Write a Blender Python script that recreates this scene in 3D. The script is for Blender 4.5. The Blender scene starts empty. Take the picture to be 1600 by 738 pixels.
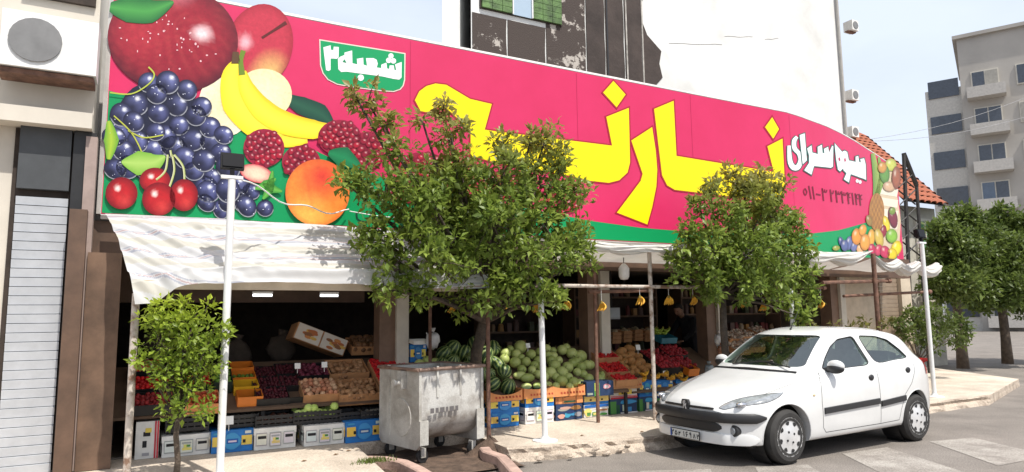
import bpy, bmesh, math, random
import numpy as np
from mathutils import Vector, Matrix
from mathutils.geometry import tessellate_polygon
random.seed(7); np.random.seed(7)
R = math.radians
scene = bpy.context.scene
C = scene.collection
# ------------------------------------------------------------------ camera, sky, sun, exposure
FOC, PITCH, ROLL, EYE = 1060.0, R(6.8), R(0.7), 1.6
cam_data = bpy.data.cameras.new('camera'); cam = bpy.data.objects.new('camera', cam_data); C.objects.link(cam)
cam_data.sensor_width = 36; cam_data.lens = 36 * FOC / 1600; cam_data.clip_end = 3000
cam.matrix_world = Matrix.Translation((0, 0, EYE)) @ Matrix.Rotation(R(90) + PITCH, 4, 'X') @ Matrix.Rotation(-ROLL, 4, 'Z')
scene.camera = cam
SUN = Vector((0.36, -0.40, 0.92)).normalized()
world = bpy.data.worlds.new('World'); scene.world = world; world.use_nodes = True
wn = world.node_tree; bgn = wn.nodes['Background']
sky = wn.nodes.new('ShaderNodeTexSky'); sky.sky_type = 'NISHITA'; sky.sun_disc = False
sky.sun_elevation = math.asin(SUN.z); sky.sun_rotation = math.atan2(SUN.x, SUN.y)
sky.dust_density = 6.0; sky.air_density = 1.0; sky.ozone_density = 1.0
# thin veil of bright summer cloud, the same in every direction
tcw = wn.nodes.new('ShaderNodeTexCoord'); nzw = wn.nodes.new('ShaderNodeTexNoise')
nzw.inputs['Scale'].default_value = 1.6; nzw.inputs['Detail'].default_value = 6
mpw = wn.nodes.new('ShaderNodeMapping'); mpw.inputs['Scale'].default_value = (1, 1, 2.5)
rpw = wn.nodes.new('ShaderNodeValToRGB'); rpw.color_ramp.elements[0].position = .36; rpw.color_ramp.elements[1].position = .66
rpw.color_ramp.elements[0].color = (.62, .62, .62, 1); rpw.color_ramp.elements[1].color = (.95, .95, .95, 1)
mxw = wn.nodes.new('ShaderNodeMix'); mxw.data_type = 'RGBA'; mxw.inputs[7].default_value = (5.5, 6.1, 7.1, 1)
L = wn.links.new
L(tcw.outputs['Generated'], mpw.inputs[0]); L(mpw.outputs[0], nzw.inputs['Vector']); L(nzw.outputs[0], rpw.inputs[0])
L(rpw.outputs[0], mxw.inputs[0]); L(sky.outputs[0], mxw.inputs[6]); L(mxw.outputs[2], bgn.inputs[0])
bgn.inputs[1].default_value = 0.11
sd = bpy.data.lights.new('sun', 'SUN'); sd.energy = 3.6; sd.angle = R(.6); sd.color = (1, .955, .88)
so = bpy.data.objects.new('sun', sd); C.objects.link(so); so.rotation_euler = SUN.to_track_quat('Z', 'Y').to_euler()
scene.view_settings.view_transform = 'Standard'; scene.view_settings.look = 'None'
scene.view_settings.gamma = 1; scene.view_settings.exposure = 0.55
scene.render.resolution_x, scene.render.resolution_y = 1024, 472

# ------------------------------------------------------------------ the street's own frame: u along the shop front, w out to the street
ANG = R(28.4)
DU = Vector((math.cos(ANG), math.sin(ANG), 0)); DW = Vector((math.sin(ANG), -math.cos(ANG), 0))
def ray(px, py):
    x, y = px - 800, 369 - py
    xr = x * math.cos(ROLL) + y * math.sin(ROLL); yr = -x * math.sin(ROLL) + y * math.cos(ROLL)
    return Vector((xr, FOC * math.cos(PITCH) - yr * math.sin(PITCH), FOC * math.sin(PITCH) + yr * math.cos(PITCH)))
EYEP = Vector((0, 0, EYE))
ORG = Vector((-0.3243, 9.1240, 0))
def F(u, w, z=0): return ORG + DU * u + DW * w + Vector((0, 0, z))
def uwz(P):
    q = P - ORG; return q.dot(DU), q.dot(DW), P.z
def onz(px, py, z):
    a = ray(px, py); return uwz(EYEP + a * ((z - EYE) / a.z))
def onw(px, py, w):
    a = ray(px, py); t = (w + (ORG).dot(DW)) / a.dot(DW); return uwz(EYEP + a * t)
def pxm(u, w): return FOC / F(u, w).y            # photograph pixels per metre there

# ------------------------------------------------------------------ materials
MATS = {}
def mat(name, rgb, rough=.6, metal=0., var=.12, scale=6., bump=0., spec=.5, rgb2=None, detail=5, thr=None, coat=0, trans=0, speck=0):
    if name in MATS: return MATS[name]
    m = bpy.data.materials.new(name); m.use_nodes = True; nt = m.node_tree; b = nt.nodes['Principled BSDF']
    b.inputs['Roughness'].default_value = rough; b.inputs['Metallic'].default_value = metal
    b.inputs['Specular IOR Level'].default_value = spec; b.inputs['Coat Weight'].default_value = coat
    tc = nt.nodes.new('ShaderNodeTexCoord'); nz = nt.nodes.new('ShaderNodeTexNoise')
    nz.inputs['Scale'].default_value = scale; nz.inputs['Detail'].default_value = detail
    nz.inputs['Roughness'].default_value = .62
    rp = nt.nodes.new('ShaderNodeValToRGB')
    a = rgb2 or tuple(max(0, c * (1 - var * 1.6)) for c in rgb)
    e = rp.color_ramp.elements
    e[0].position, e[1].position = thr or (.3, .7)
    e[0].color = (*a, 1); e[1].color = (*[min(1, c * (1 + var * .5)) for c in rgb], 1)
    l = nt.links.new
    l(tc.outputs['Object'], nz.inputs['Vector']); l(nz.outputs[0], rp.inputs[0]); l(rp.outputs[0], b.inputs['Base Color'])
    cout = rp.outputs[0]
    if speck:
        n3 = nt.nodes.new('ShaderNodeTexNoise'); n3.inputs['Scale'].default_value = 70; n3.inputs['Detail'].default_value = 3; r3 = nt.nodes.new('ShaderNodeValToRGB'); r3.color_ramp.elements[0].position = .32; r3.color_ramp.elements[1].position = .68
        r3.color_ramp.elements[0].color = (1 - speck,) * 3 + (1,); r3.color_ramp.elements[1].color = (1 + speck * .6,) * 3 + (1,); m3 = nt.nodes.new('ShaderNodeMix'); m3.data_type = 'RGBA'; m3.blend_type = 'MULTIPLY'; m3.inputs[0].default_value = 1
        l(tc.outputs['Object'], n3.inputs['Vector']); l(n3.outputs[0], r3.inputs[0]); l(cout, m3.inputs[6]); l(r3.outputs[0], m3.inputs[7]); l(m3.outputs[2], b.inputs['Base Color'])
    if bump:
        n2 = nt.nodes.new('ShaderNodeTexNoise'); n2.inputs['Scale'].default_value = scale * 6; n2.inputs['Detail'].default_value = 6
        bp = nt.nodes.new('ShaderNodeBump'); bp.inputs['Strength'].default_value = bump; bp.inputs['Distance'].default_value = .02
        l(tc.outputs['Object'], n2.inputs['Vector']); l(n2.outputs[0], bp.inputs['Height']); l(bp.outputs[0], b.inputs['Normal'])
    if trans:
        tr = nt.nodes.new('ShaderNodeBsdfTranslucent'); mx = nt.nodes.new('ShaderNodeMixShader'); mx.inputs[0].default_value = trans
        out = nt.nodes['Material Output']
        l(rp.outputs[0], tr.inputs[0]); l(b.outputs[0], mx.inputs[1]); l(tr.outputs[0], mx.inputs[2]); l(mx.outputs[0], out.inputs[0])
    MATS[name] = m; return m
def mat_attr(name, rough=.5, spec=.4, trans=0., mottle=0):
    if name in MATS: return MATS[name]
    m = bpy.data.materials.new(name); m.use_nodes = True; nt = m.node_tree; b = nt.nodes['Principled BSDF']
    at = nt.nodes.new('ShaderNodeAttribute'); at.attribute_name = 'col'
    b.inputs['Roughness'].default_value = rough; b.inputs['Specular IOR Level'].default_value = spec
    nt.links.new(at.outputs['Color'], b.inputs['Base Color'])
    if mottle:  # random mottling of the printed colour
        tc = nt.nodes.new('ShaderNodeTexCoord'); nz = nt.nodes.new('ShaderNodeTexNoise'); nz.inputs['Scale'].default_value = 22; nz.inputs['Detail'].default_value = 8; nz.inputs['Roughness'].default_value = .7; rp = nt.nodes.new('ShaderNodeValToRGB')
        rp.color_ramp.elements[0].position = .3; rp.color_ramp.elements[1].position = .72; rp.color_ramp.elements[0].color = (1 - mottle,) * 3 + (1,); rp.color_ramp.elements[1].color = (1 + mottle * .7,) * 3 + (1,); m3 = nt.nodes.new('ShaderNodeMix'); m3.data_type = 'RGBA'; m3.blend_type = 'MULTIPLY'; m3.inputs[0].default_value = 1
        l = nt.links.new; l(tc.outputs['Object'], nz.inputs['Vector']); l(nz.outputs[0], rp.inputs[0]); l(at.outputs['Color'], m3.inputs[6]); l(rp.outputs[0], m3.inputs[7]); l(m3.outputs[2], b.inputs['Base Color'])
    if trans:
        tr = nt.nodes.new('ShaderNodeBsdfTranslucent'); mx = nt.nodes.new('ShaderNodeMixShader'); mx.inputs[0].default_value = trans
        nt.links.new(at.outputs['Color'], tr.inputs[0]); nt.links.new(b.outputs[0], mx.inputs[1]); nt.links.new(tr.outputs[0], mx.inputs[2])
        nt.links.new(mx.outputs[0], nt.nodes['Material Output'].inputs[0])
    MATS[name] = m; return m
def srgb(r, g, b):
    f = lambda c: (c / 255 / 12.92) if c / 255 <= .04045 else ((c / 255 + .055) / 1.055) ** 2.4
    return (f(r), f(g), f(b))

# ------------------------------------------------------------------ mesh building
class MB:
    def __init__(s): s.v = []; s.f = []; s.c = []; s.m = []
    def add(s, vs, fs, col=None, mi=0):
        o = len(s.v); s.v += [tuple(p) for p in vs]; s.f += [tuple(i + o for i in q) for q in fs]; s.m += [mi] * len(fs)
        if col is not None: s.c += (list(col) if isinstance(col, list) else [col] * len(vs))
        return s
    def box(s, c, d, M=None, col=None, mi=0, taper=1.0):
        x, y, z = d[0] / 2, d[1] / 2, d[2] / 2; t = taper
        vs = [Vector(p) for p in ((-x*t, -y*t, -z), (x*t, -y*t, -z), (x*t, y*t, -z), (-x*t, y*t, -z), (-x, -y, z), (x, -y, z), (x, y, z), (-x, y, z))]
        if M is not None: vs = [M @ p for p in vs]
        vs = [p + Vector(c) for p in vs]
        return s.add(vs, [(0, 3, 2, 1), (4, 5, 6, 7), (0, 1, 5, 4), (1, 2, 6, 5), (2, 3, 7, 6), (3, 0, 4, 7)], col, mi)
    def tube(s, pts, rad, seg=8, cap=True, col=None, mi=0):
        pts = [Vector(p) for p in pts]; n = len(pts)
        if not hasattr(rad, '__len__'): rad = [rad] * n
        vs = []; up = None
        for i, p in enumerate(pts):
            t = (pts[min(i + 1, n - 1)] - pts[max(i - 1, 0)]).normalized()
            if up is None: up = Vector((0, 0, 1)) if abs(t.z) < .9 else Vector((1, 0, 0))
            a = t.cross(up).normalized(); b = a.cross(t).normalized(); up = b
            for k in range(seg):
                q = 2 * math.pi * k / seg; vs.append(p + (a * math.cos(q) + b * math.sin(q)) * rad[i])
        fs = [(i * seg + k, i * seg + (k + 1) % seg, (i + 1) * seg + (k + 1) % seg, (i + 1) * seg + k) for i in range(n - 1) for k in range(seg)]
        if cap: fs += [tuple(range(seg))[::-1], tuple(range((n - 1) * seg, n * seg))]
        return s.add(vs, fs, col, mi)
    def ball(s, c, r, M=None, nu=12, nv=8, col=None, mi=0, fn=None):
        if not hasattr(r, '__len__'): r = (r, r, r)
        vs = []
        for j in range(nv + 1):
            th = math.pi * j / nv
            for i in range(nu):
                ph = 2 * math.pi * i / nu
                p = Vector((math.sin(th) * math.cos(ph), math.sin(th) * math.sin(ph), math.cos(th)))
                k = fn(p) if fn else 1
                p = Vector((p.x * r[0] * k, p.y * r[1] * k, p.z * r[2] * k))
                if M is not None: p = M @ p
                vs.append(p + Vector(c))
        fs = [(j * nu + i, (j + 1) * nu + i, (j + 1) * nu + (i + 1) % nu, j * nu + (i + 1) % nu) for j in range(nv) for i in range(nu)]
        return s.add(vs, fs, col, mi)
    def grid(s, P, col=None, mi=0, close=False):
        n, m = len(P), len(P[0]); vs = [p for r in P for p in r]
        fs = [(i * m + j, i * m + j + 1, (i + 1) * m + j + 1, (i + 1) * m + j) for i in range(n - 1) for j in range(m - 1)]
        if close: fs += [(i * m + m - 1, i * m, (i + 1) * m, (i + 1) * m + m - 1) for i in range(n - 1)]
        return s.add(vs, fs, col, mi)
    def lathe(s, prof, seg=24, axis='Y', c=(0, 0, 0), mi=0, col=None):
        vs = []
        for (r, h) in prof:
            for k in range(seg):
                a = 2 * math.pi * k / seg; x, z = r * math.cos(a), r * math.sin(a)
                p = (x, h, z) if axis == 'Y' else (x, z, h)
                vs.append((p[0] + c[0], p[1] + c[1], p[2] + c[2]))
        n = len(prof)
        fs = [(i * seg + k, i * seg + (k + 1) % seg, (i + 1) * seg + (k + 1) % seg, (i + 1) * seg + k) for i in range(n - 1) for k in range(seg)]
        return s.add(vs, fs, col, mi)
    def prism(s, poly, z0, z1, mi=0, col=None):
        n = len(poly); vs = [(x, y, z0) for x, y in poly] + [(x, y, z1) for x, y in poly]
        tri = tessellate_polygon([[Vector((x, y, 0)) for x, y in poly]])
        fs = [tuple(t) for t in tri] + [tuple(i + n for i in t) for t in tri]
        fs += [(i, (i + 1) % n, n + (i + 1) % n, n + i) for i in range(n)]
        return s.add(vs, fs, col, mi)
    def build(s, name, mt, parent=None, smooth=False, loc=None, rotz=None, fix=True):
        me = bpy.data.meshes.new(name); me.from_pydata(s.v, [], s.f)
        if s.c:
            at = me.color_attributes.new('col', 'FLOAT_COLOR', 'POINT')
            a = np.ones((len(s.v), 4), dtype=np.float32); a[:, :3] = np.array([c[:3] for c in s.c], dtype=np.float32)
            at.data.foreach_set('color', a.ravel())
        for q in (mt if isinstance(mt, (list, tuple)) else [mt]): me.materials.append(q)
        if any(s.m): me.polygons.foreach_set('material_index', s.m)
        if fix:
            bm = bmesh.new(); bm.from_mesh(me); bmesh.ops.remove_doubles(bm, verts=bm.verts, dist=1e-5)
            bmesh.ops.recalc_face_normals(bm, faces=bm.faces); bm.to_mesh(me); bm.free()
        if smooth:
            me.polygons.foreach_set('use_smooth', [True] * len(me.polygons))
            if smooth != 1: me.set_sharp_from_angle(angle=R(smooth))
        return link(name, me, parent, loc, rotz)
def link(name, me, parent=None, loc=None, rotz=None):
    o = bpy.data.objects.new(name, me); C.objects.link(o)
    if parent: o.parent = parent
    if loc is not None: o.location = loc
    if rotz is not None: o.rotation_euler = (0, 0, rotz)
    return o
def tag(o, label, cat, group=None):
    o['label'] = label; o['category'] = cat
    if group: o['group'] = group
    return o
def eartri(p):
    n = len(p); idx = list(range(n)); A = sum(p[i][0] * p[(i + 1) % n][1] - p[(i + 1) % n][0] * p[i][1] for i in range(n))
    if A < 0: idx.reverse()
    cr = lambda a, b, c: (b[0] - a[0]) * (c[1] - a[1]) - (b[1] - a[1]) * (c[0] - a[0]); out = []; guard = 0
    while len(idx) > 3 and guard < 5000:
        guard += 1; ok = False
        for k in range(len(idx)):
            i, j, l = idx[k - 1], idx[k], idx[(k + 1) % len(idx)]
            if cr(p[i], p[j], p[l]) <= 1e-12: continue
            if any(cr(p[i], p[j], p[q]) >= 0 and cr(p[j], p[l], p[q]) >= 0 and cr(p[l], p[i], p[q]) >= 0 for q in idx if q not in (i, j, l)): continue
            out.append((i, j, l)); idx.pop(k); ok = True; break
        if not ok: out.append((idx[0], idx[1], idx[2])); idx.pop(1)
    out.append(tuple(idx)); return out
def thing(name, label, cat, u=0, w=0, z=0, rot=0., group=None):
    o = bpy.data.objects.new(name, None); C.objects.link(o); o.empty_display_size = .1
    o.location = F(u, w, z); o.rotation_euler = (0, 0, ANG + rot)
    return tag(o, label, cat, group)
def struct(o): o['kind'] = 'structure'; return o
def FR(o, u=0, w=0, z=0):                 # place a mesh given in the street's own frame (x = u, y = -w)
    o.location = F(u, w, z); o.rotation_euler = (0, 0, ANG); return o
Y = lambda v: Vector(v)
def lerp(a, b, t): return a + (b - a) * t
def rotM(ax, a): return Matrix.Rotation(a, 3, ax)

# ------------------------------------------------------------------ common materials
M_white = mat('white_paint', (.78, .78, .76), .5, var=.06, scale=3)
M_rust = mat('rusty_steel', (.20, .105, .07), .8, var=.5, scale=9, bump=.3, rgb2=(.07, .035, .025))
M_rustpale = mat('weathered_pole', (.46, .41, .36), .8, var=.3, scale=7, bump=.3, rgb2=(.20, .12, .08), thr=(.38, .52))
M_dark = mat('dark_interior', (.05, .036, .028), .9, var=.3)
M_brown = mat('brown_cladding', (.12, .07, .045), .6, var=.25, scale=4)
M_black = mat('black_plastic', (.018, .018, .019), .45, var=.2)
M_card = mat('kraft_cardboard', (.52, .26, .115), .85, var=.18, scale=5)
M_cardo = mat('orange_cardboard', (.74, .30, .11), .8, var=.15, scale=6)
M_blue = mat('blue_carton', (.015, .19, .56), .6, var=.15, scale=7)
M_yel = mat('yellow_print', (.80, .52, .08), .6, var=.12)
M_wcart = mat('white_carton', (.80, .79, .75), .7, var=.12, scale=6)
M_paper = mat('white_paper', (.8, .8, .78), .8, var=.03)
M_print = mat_attr('printed_vinyl', .42, .35)
M_leaf = mat_attr('leaf', .42, .45, .48)
M_col = mat_attr('coloured', .55, .4)
M_photo = mat_attr('printed_photograph', .38, .4, mottle=.2)
M_wood = mat('grey_wood', (.25, .19, .14), .8, var=.3, scale=5)

# ------------------------------------------------------------------ ground
M_asph = mat('asphalt', (.235, .207, .182), .9, var=.2, scale=1.1, bump=.5, detail=9, speck=.45)
mb = MB(); mb.add([(-600, -600, 0), (600, -600, 0), (600, 600, 0), (-600, 600, 0)], [(0, 1, 2, 3)])
road = struct(mb.build('road', M_asph))
M_pave = mat('pavement_concrete', (.58, .50, .41), .9, var=.15, scale=1.5, bump=.4, detail=10, rgb2=(.40, .335, .27), thr=(.30, .62), speck=.25)
M_kerb = mat('worn_kerb', (.42, .35, .28), .95, var=.3, scale=3.5, bump=.8, detail=9, rgb2=(.22, .17, .13), thr=(.34, .52), speck=.3)
def jag(a, b, n, amp):
    out = []
    for i in range(n):
        t = i / n; out.append((a[0] + (b[0] - a[0]) * t + random.uniform(-amp, amp) * .5, a[1] + (b[1] - a[1]) * t + random.uniform(-amp, amp)))
    return out
front = [(-16, 2.3), (-2.02, 2.25), (-1.95, 1.5), (-1.82, .12), (-.36, .12), (-.42, 1.20)] \
    + jag((-.40, 1.27), (.2, 1.40), 8, .022) + jag((.2, 1.40), (1.5, 1.56), 16, .03) + jag((1.5, 1.56), (9.0, 1.5), 30, .02) + [(9.0, 1.5), (12.5, .3), (15, -4), (15, -14)]
poly = front + [(-16, -14)]
pav = MB()
flat = [(u, -w) for u, w in poly]
tri = tessellate_polygon([[Vector((x, y, 0)) for x, y in flat]])
pav.add([(x, y, .15) for x, y in flat], [tuple(t) for t in tri])
po = struct(FR(pav.build('pavement', M_pave)))
# kerb face, broken and sloping out to the road
kb = MB(); rows = []
N = len(front)
for k, (q, z) in enumerate(((0, .15), (.025, .13), (.02, .085), (.07, .05), (.10, -.01))):
    rows.append([(u + (random.uniform(-.02, .02) if 5 < i < N - 4 else 0), -(w + q * (1 if 5 < i < N - 4 else .1) + (random.uniform(-.02, .025) if k and 5 < i < N - 4 else 0)), z) for i, (u, w) in enumerate(front)])
kb.grid(rows); ko = kb.build('kerb_face', M_kerb, po); ko.location = (0, 0, .0)
# loose kerb lumps
for k in range(9):
    u = random.uniform(-.35, 1.5); r = random.uniform(.025, .05)
    b = MB(); b.ball((0, 0, 0), (r * 1.7, r, r * .75), nu=7, nv=5, fn=lambda p: 1 + random.uniform(-.18, .18))
    o = b.build('kerb_stone', M_kerb, po); o.location = (u, -(1.50 + .09 * min(1, u + .4) + random.uniform(-.01, .05)), random.uniform(.02, .1)); o.rotation_euler = (0, random.uniform(-.3, .3), random.uniform(-.4, .4))
# gutter patch, tree pit dirt
M_dirt = mat('dirt', (.13, .085, .06), .95, var=.4, scale=7, bump=.8)
d = MB(); d.grid([[(-1.80 + 1.42 * i / 12, -(.14 + 1.5 * j / 12), .012 + .02 * random.random()) for i in range(13)] for j in range(13)])
struct(FR(d.build('tree_pit_soil', M_dirt)))
dm = MB(); dm.grid([[(-.43 + r * math.cos(a) * 1.2, -(.86 + r * math.sin(a)), .012 + .19 * (1 - r / .26) * (1 + .2 * random.random())) for a in [2 * math.pi * q / 14 for q in range(15)]] for r in (.0, .06, .12, .18, .26)])
struct(FR(dm.build('soil_mound', M_dirt)))
# pinkish kerb stones round the tree pit
M_pink = mat('pink_kerb', (.50, .34, .28), .9, var=.25, scale=6, bump=.4)
def kerbstone(pts, wd, h, label):
    b = MB(); 
    for i in range(len(pts) - 1):
        a, c = Vector((*pts[i], 0)), Vector((*pts[i + 1], 0)); t = (c - a).normalized(); nrm = Vector((-t.y, t.x, 0)) * wd / 2
    P = []
    for i, p in enumerate(pts):
        a = Vector((*pts[max(i - 1, 0)], 0)); c = Vector((*pts[min(i + 1, len(pts) - 1)], 0)); t = (c - a).normalized(); nn = Vector((-t.y, t.x, 0)) * wd / 2
        q = Vector((*p, 0)); P.append([(q - nn), (q - nn * .96) + Vector((0, 0, h * .9)), (q - nn * .75) + Vector((0, 0, h)), (q + nn * .75) + Vector((0, 0, h)), (q + nn * .96) + Vector((0, 0, h * .9)), (q + nn)])
    b.grid([[(v.x, -v.y, v.z) for v in r] for r in P]); n6 = len(b.v)
    b.f += [(0, 1, 2, 3, 4, 5), tuple(range(n6 - 6, n6))]; b.m += [0, 0]
    return tag(FR(b.build('kerb_stone', M_pink, smooth=30)), label, 'kerb stone')
kerbstone([(-1.98, .72), (-1.72, .92), (-1.60, 1.2), (-1.58, 1.6), (-1.60, 2.1)], .13, .125, 'pinkish curved kerb stone in front of the left end of the bin')
kerbstone([(-.55, .98), (-.62, 1.2), (-.60, 1.5), (-.72, 1.9), (-.86, 2.35)], .13, .125, 'pinkish curved kerb stone right of the bin, running towards the road')
# grass tuft by the kerb
def grass(name, u0, w0, n, sp, label, z=.15):
    b = MB()
    for k in range(n):
        u, w = u0 + random.gauss(0, sp), w0 + random.gauss(0, sp * .6); a = random.uniform(0, 6.28); h = random.uniform(.02, .055); l = random.uniform(.01, .05)
        dx, dy = math.cos(a), math.sin(a); g = random.uniform(.7, 1.3); c = (.13 * g, .17 * g, .035 * g)
        b.add([(u - dy * .006, -w + dx * .006, z), (u + dy * .006, -w - dx * .006, z), (u + dx * l, -w + dy * l, z + h)], [(0, 1, 2)], c)
    o = FR(b.build(name, M_leaf, fix=False)); o['kind'] = 'stuff'; o['label'] = label; o['category'] = 'grass'
grass('grass', -1.92, 1.2, 260, .09, 'dry grass growing beside the pinkish kerb stone left of the bin')
grass('grass', onw(275, 740, 1.25)[0], 1.25, 300, .12, 'short grass round the foot of the small tree')
# worn crossing stripes
M_paint = mat('worn_road_paint', (.35, .32, .285), .8, rgb2=(.24, .212, .186), scale=2.6, thr=(.38, .62), bump=.3, detail=10, speck=.4)
for q in (((1316, 709), (1386, 699), (1520, 742), (1402, 752)), ((1180, 730), (1262, 726), (1320, 762), (1200, 770)), ((1452, 690), (1520, 684), (1640, 712), (1560, 728)), ((1000, 736), (1110, 733), (1130, 775), (980, 780))):
    b = MB(); b.add([tuple(F(*onz(x, y, .004)) ) for x, y in q], [(0, 1, 2, 3)]); b.build('crossing_stripe', M_paint, road, fix=False)
# ------------------------------------------------------------------ the shop building
shop = thing('shop_building', 'single storey greengrocer shop with open dark front behind the fruit displays', 'building', 0, 0, 0)
def part(name, mb, m, parent, **k): return mb.build(name, m, parent, **k)
def bx(u0, u1, w0, w1, z0, z1): 
    b = MB(); return b.box(((u0 + u1) / 2, -(w0 + w1) / 2, (z0 + z1) / 2), (u1 - u0, abs(w1 - w0), z1 - z0))
M_floor = mat('tile_floor', (.20, .17, .14), .5, var=.25)
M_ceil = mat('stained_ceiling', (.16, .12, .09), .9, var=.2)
M_column = mat('cream_column', (.60, .56, .48), .6, var=.08)
M_beige = mat('beige_beam', (.55, .46, .35), .8, var=.12)
part('floor', bx(-4.6, 9.6, -.35, -4.6, .152, .17), M_floor, shop)
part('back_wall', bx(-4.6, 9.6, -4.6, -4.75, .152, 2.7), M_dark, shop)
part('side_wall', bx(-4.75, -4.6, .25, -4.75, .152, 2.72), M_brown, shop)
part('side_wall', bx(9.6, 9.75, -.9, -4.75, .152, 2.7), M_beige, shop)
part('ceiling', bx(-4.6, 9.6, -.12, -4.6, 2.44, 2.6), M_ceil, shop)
part('upper_wall', bx(-4.74, 7.2, -.75, -4.75, 2.62, 4.9), mat('grey_render', (.45, .44, .42), .9), shop)
part('wood_panel', bx(-4.58, -4.28, .16, .1, .155, 2.3), mat('brown_planks', (.16, .095, .06), .7, var=.3, scale=3), shop)
part('lintel', bx(-4.6, 9.6, -.10, -.24, 2.28, 2.66), M_brown, shop)
part('bulkhead', bx(-4.6, -1.2, -1.7, -1.95, 1.84, 2.43), M_brown, shop)
for px, wd in ((620, .17), (935, .17), (1115, .16), (1306, .15)):
    u = onw(px + 7, 470, -.75)[0]
    c = part('column', bx(u - wd / 2, u + wd / 2, -.68, -.86, .15, 2.44), M_column, shop)
    part('jamb', bx(u - wd / 2 - .22, u - wd / 2 - .003, -.74, -1.0, .16, 2.43), mat('brown_jamb', (.20, .125, .085), .6, var=.15), shop)
for px in (410, 514):
    u = onw(px, 463, -.75)[0]
    h = part('tube_light_fitting', bx(u - .12, u + .12, -.72, -.76, 1.925, 1.95), M_white, shop)
    me = bpy.data.materials.get('lit_tube')
    if not me:
        me = bpy.data.materials.new('lit_tube'); me.use_nodes = True; b_ = me.node_tree.nodes['Principled BSDF']
        b_.inputs['Emission Color'].default_value = (.95, .97, 1, 1); b_.inputs['Emission Strength'].default_value = 1.6
    t = MB(); t.tube([(u - .115, .74, 1.905), (u + .115, .74, 1.905)], .016, 8); t.build('tube', me, h)
    for s in (-.1, .1): part('wire', MB().tube([(u + s, .74, 1.95), (u + s, .74, 2.43)], .004, 5), M_black, h)
# closed end of the shop at the right: beige panel, roller shutter with slats
u0, u1 = onw(1322, 470, -.7)[0], onw(1374, 470, -.7)[0]
part('blank_panel', bx(u0, u1 - .1, -.72, -.8, .15, 2.42), M_beige, shop)
u2 = onw(1402, 470, -.7)[0]
M_shut = mat('brown_shutter', (.33, .25, .18), .6, var=.12)
for k in range(26):
    z = .16 + k * .086; part('shutter_slat', MB().box(((u1 + u2) / 2, .70, z + .041), (u2 - u1, .04, .078), rotM('X', .12)), M_shut, shop)
part('end_pier', bx(u2 + .01, u2 + .35, -.60, -.95, .15, 2.6), M_beige, shop)
# shelves at the back with rows of jars and baskets
M_shelf = mat('shelf_wood', (.13, .08, .05), .8)
for (pa, pb, w, zs) in ((1.0, 2.2, -2.2, (1.0, 1.35, 1.75)), (2.7, 4.6, -2.0, (.95, 1.22, 1.6, 1.95)), (5.2, 8.0, -2.0, (.9, 1.25, 1.62, 1.95))):
    sh = thing('wall_shelf', 'dark wooden shelf unit inside the shop ' + {1.0: 'behind the green melons', 2.7: 'behind the brown melons and red fruit', 5.2: 'in the bay above the car roof'}[pa], 'shelf', 0, 0, 0)
    for z in zs: part('shelf', bx(pa, pb, w, w - .4, z - .03, z), M_shelf, sh)
    for e in (pa, pb - .03): part('upright', bx(e, e + .03, w - .003, w - .4, .17, 2.2), M_shelf, sh)
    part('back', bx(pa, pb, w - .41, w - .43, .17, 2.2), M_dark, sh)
    for z in zs:
        n = int((pb - pa) / .15)
        for k in range(n):
            if random.random() < .2: continue
            g = random.choice([(.20, .13, .07), (.10, .06, .05), (.28, .22, .15), (.13, .03, .03), (.05, .06, .03), (.3, .16, .05)])
            h = random.uniform(.12, .2); r = random.uniform(.04, .058)
            j = MB(); x = pa + .09 + k * .15
            if k % 3: j.lathe([(0, 0), (r, 0), (r, h * .75), (r * .7, h * .85), (r * .7, h), (0, h)], 10, 'Z', col=g)
            else: j.box((0, 0, h * .45), (r * 2.1, r * 2, h * .9), col=g)
            o = tag(FR(j.build('jar' if k % 3 else 'packet', M_col, smooth=40), x, w - .14, z), ('small jar' if k % 3 else 'small packet') + ' standing on the dark shelf unit inside the shop', 'jar' if k % 3 else 'packet', 'jars and packets on the shop shelves')

# ------------------------------------------------------------------ the long printed sign
SP = [(-4.5, 0.0), (6.15, -.06), (6.6, -.13), (6.9, -.19), (7.6, -.31), (8.2, -.45), (8.9, -.63), (9.6, -.83), (11.35, -1.28)]
SS = [0]
for a, b in zip(SP, SP[1:]): SS.append(SS[-1] + math.hypot(b[0] - a[0], b[1] - a[1]))
ZB, ZT = 2.72, 5.26
def sp(px, py):
    a = ray(px, py); dx, dy = a.dot(DU), a.dot(DW); e = EYEP - ORG; ex, ey = e.dot(DU), e.dot(DW); best = None
    for k in range(len(SP) - 1):
        (x0, y0), (x1, y1) = SP[k], SP[k + 1]; vx, vy = x1 - x0, y1 - y0
        den = dx * vy - dy * vx
        if abs(den) < 1e-9: continue
        t = ((x0 - ex) * vy - (y0 - ey) * vx) / den; q = ((x0 - ex) * dy - (y0 - ey) * dx) / den
        lo = -9 if k == 0 else -1e-6; hi = 9 if k == len(SP) - 2 else 1 + 1e-6
        if t > 0 and lo <= q <= hi: best = (SS[k] + q * (SS[k + 1] - SS[k]), EYE + a.z * t)
    return best
def S3(s, z, off=0.):
    s_ = s; k = 0
    while k < len(SP) - 2 and s_ > SS[k + 1]: k += 1
    q = (s_ - SS[k]) / (SS[k + 1] - SS[k]); (x0, y0), (x1, y1) = SP[k], SP[k + 1]
    # smoothed normal
    nx, ny = -(y1 - y0), (x1 - x0); l = math.hypot(nx, ny); nx /= l; ny /= l
    return (x0 + (x1 - x0) * q + nx * off, -(y0 + (y1 - y0) * q + ny * off), z)
sign = thing('shop_sign', 'long magenta and green printed fascia sign with fruit and yellow lettering', 'sign', 0, 0, 0)
MAG = srgb(205, 40, 94); GRN = (.0, .27, .085)
b = MB(); ns = 120
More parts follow.
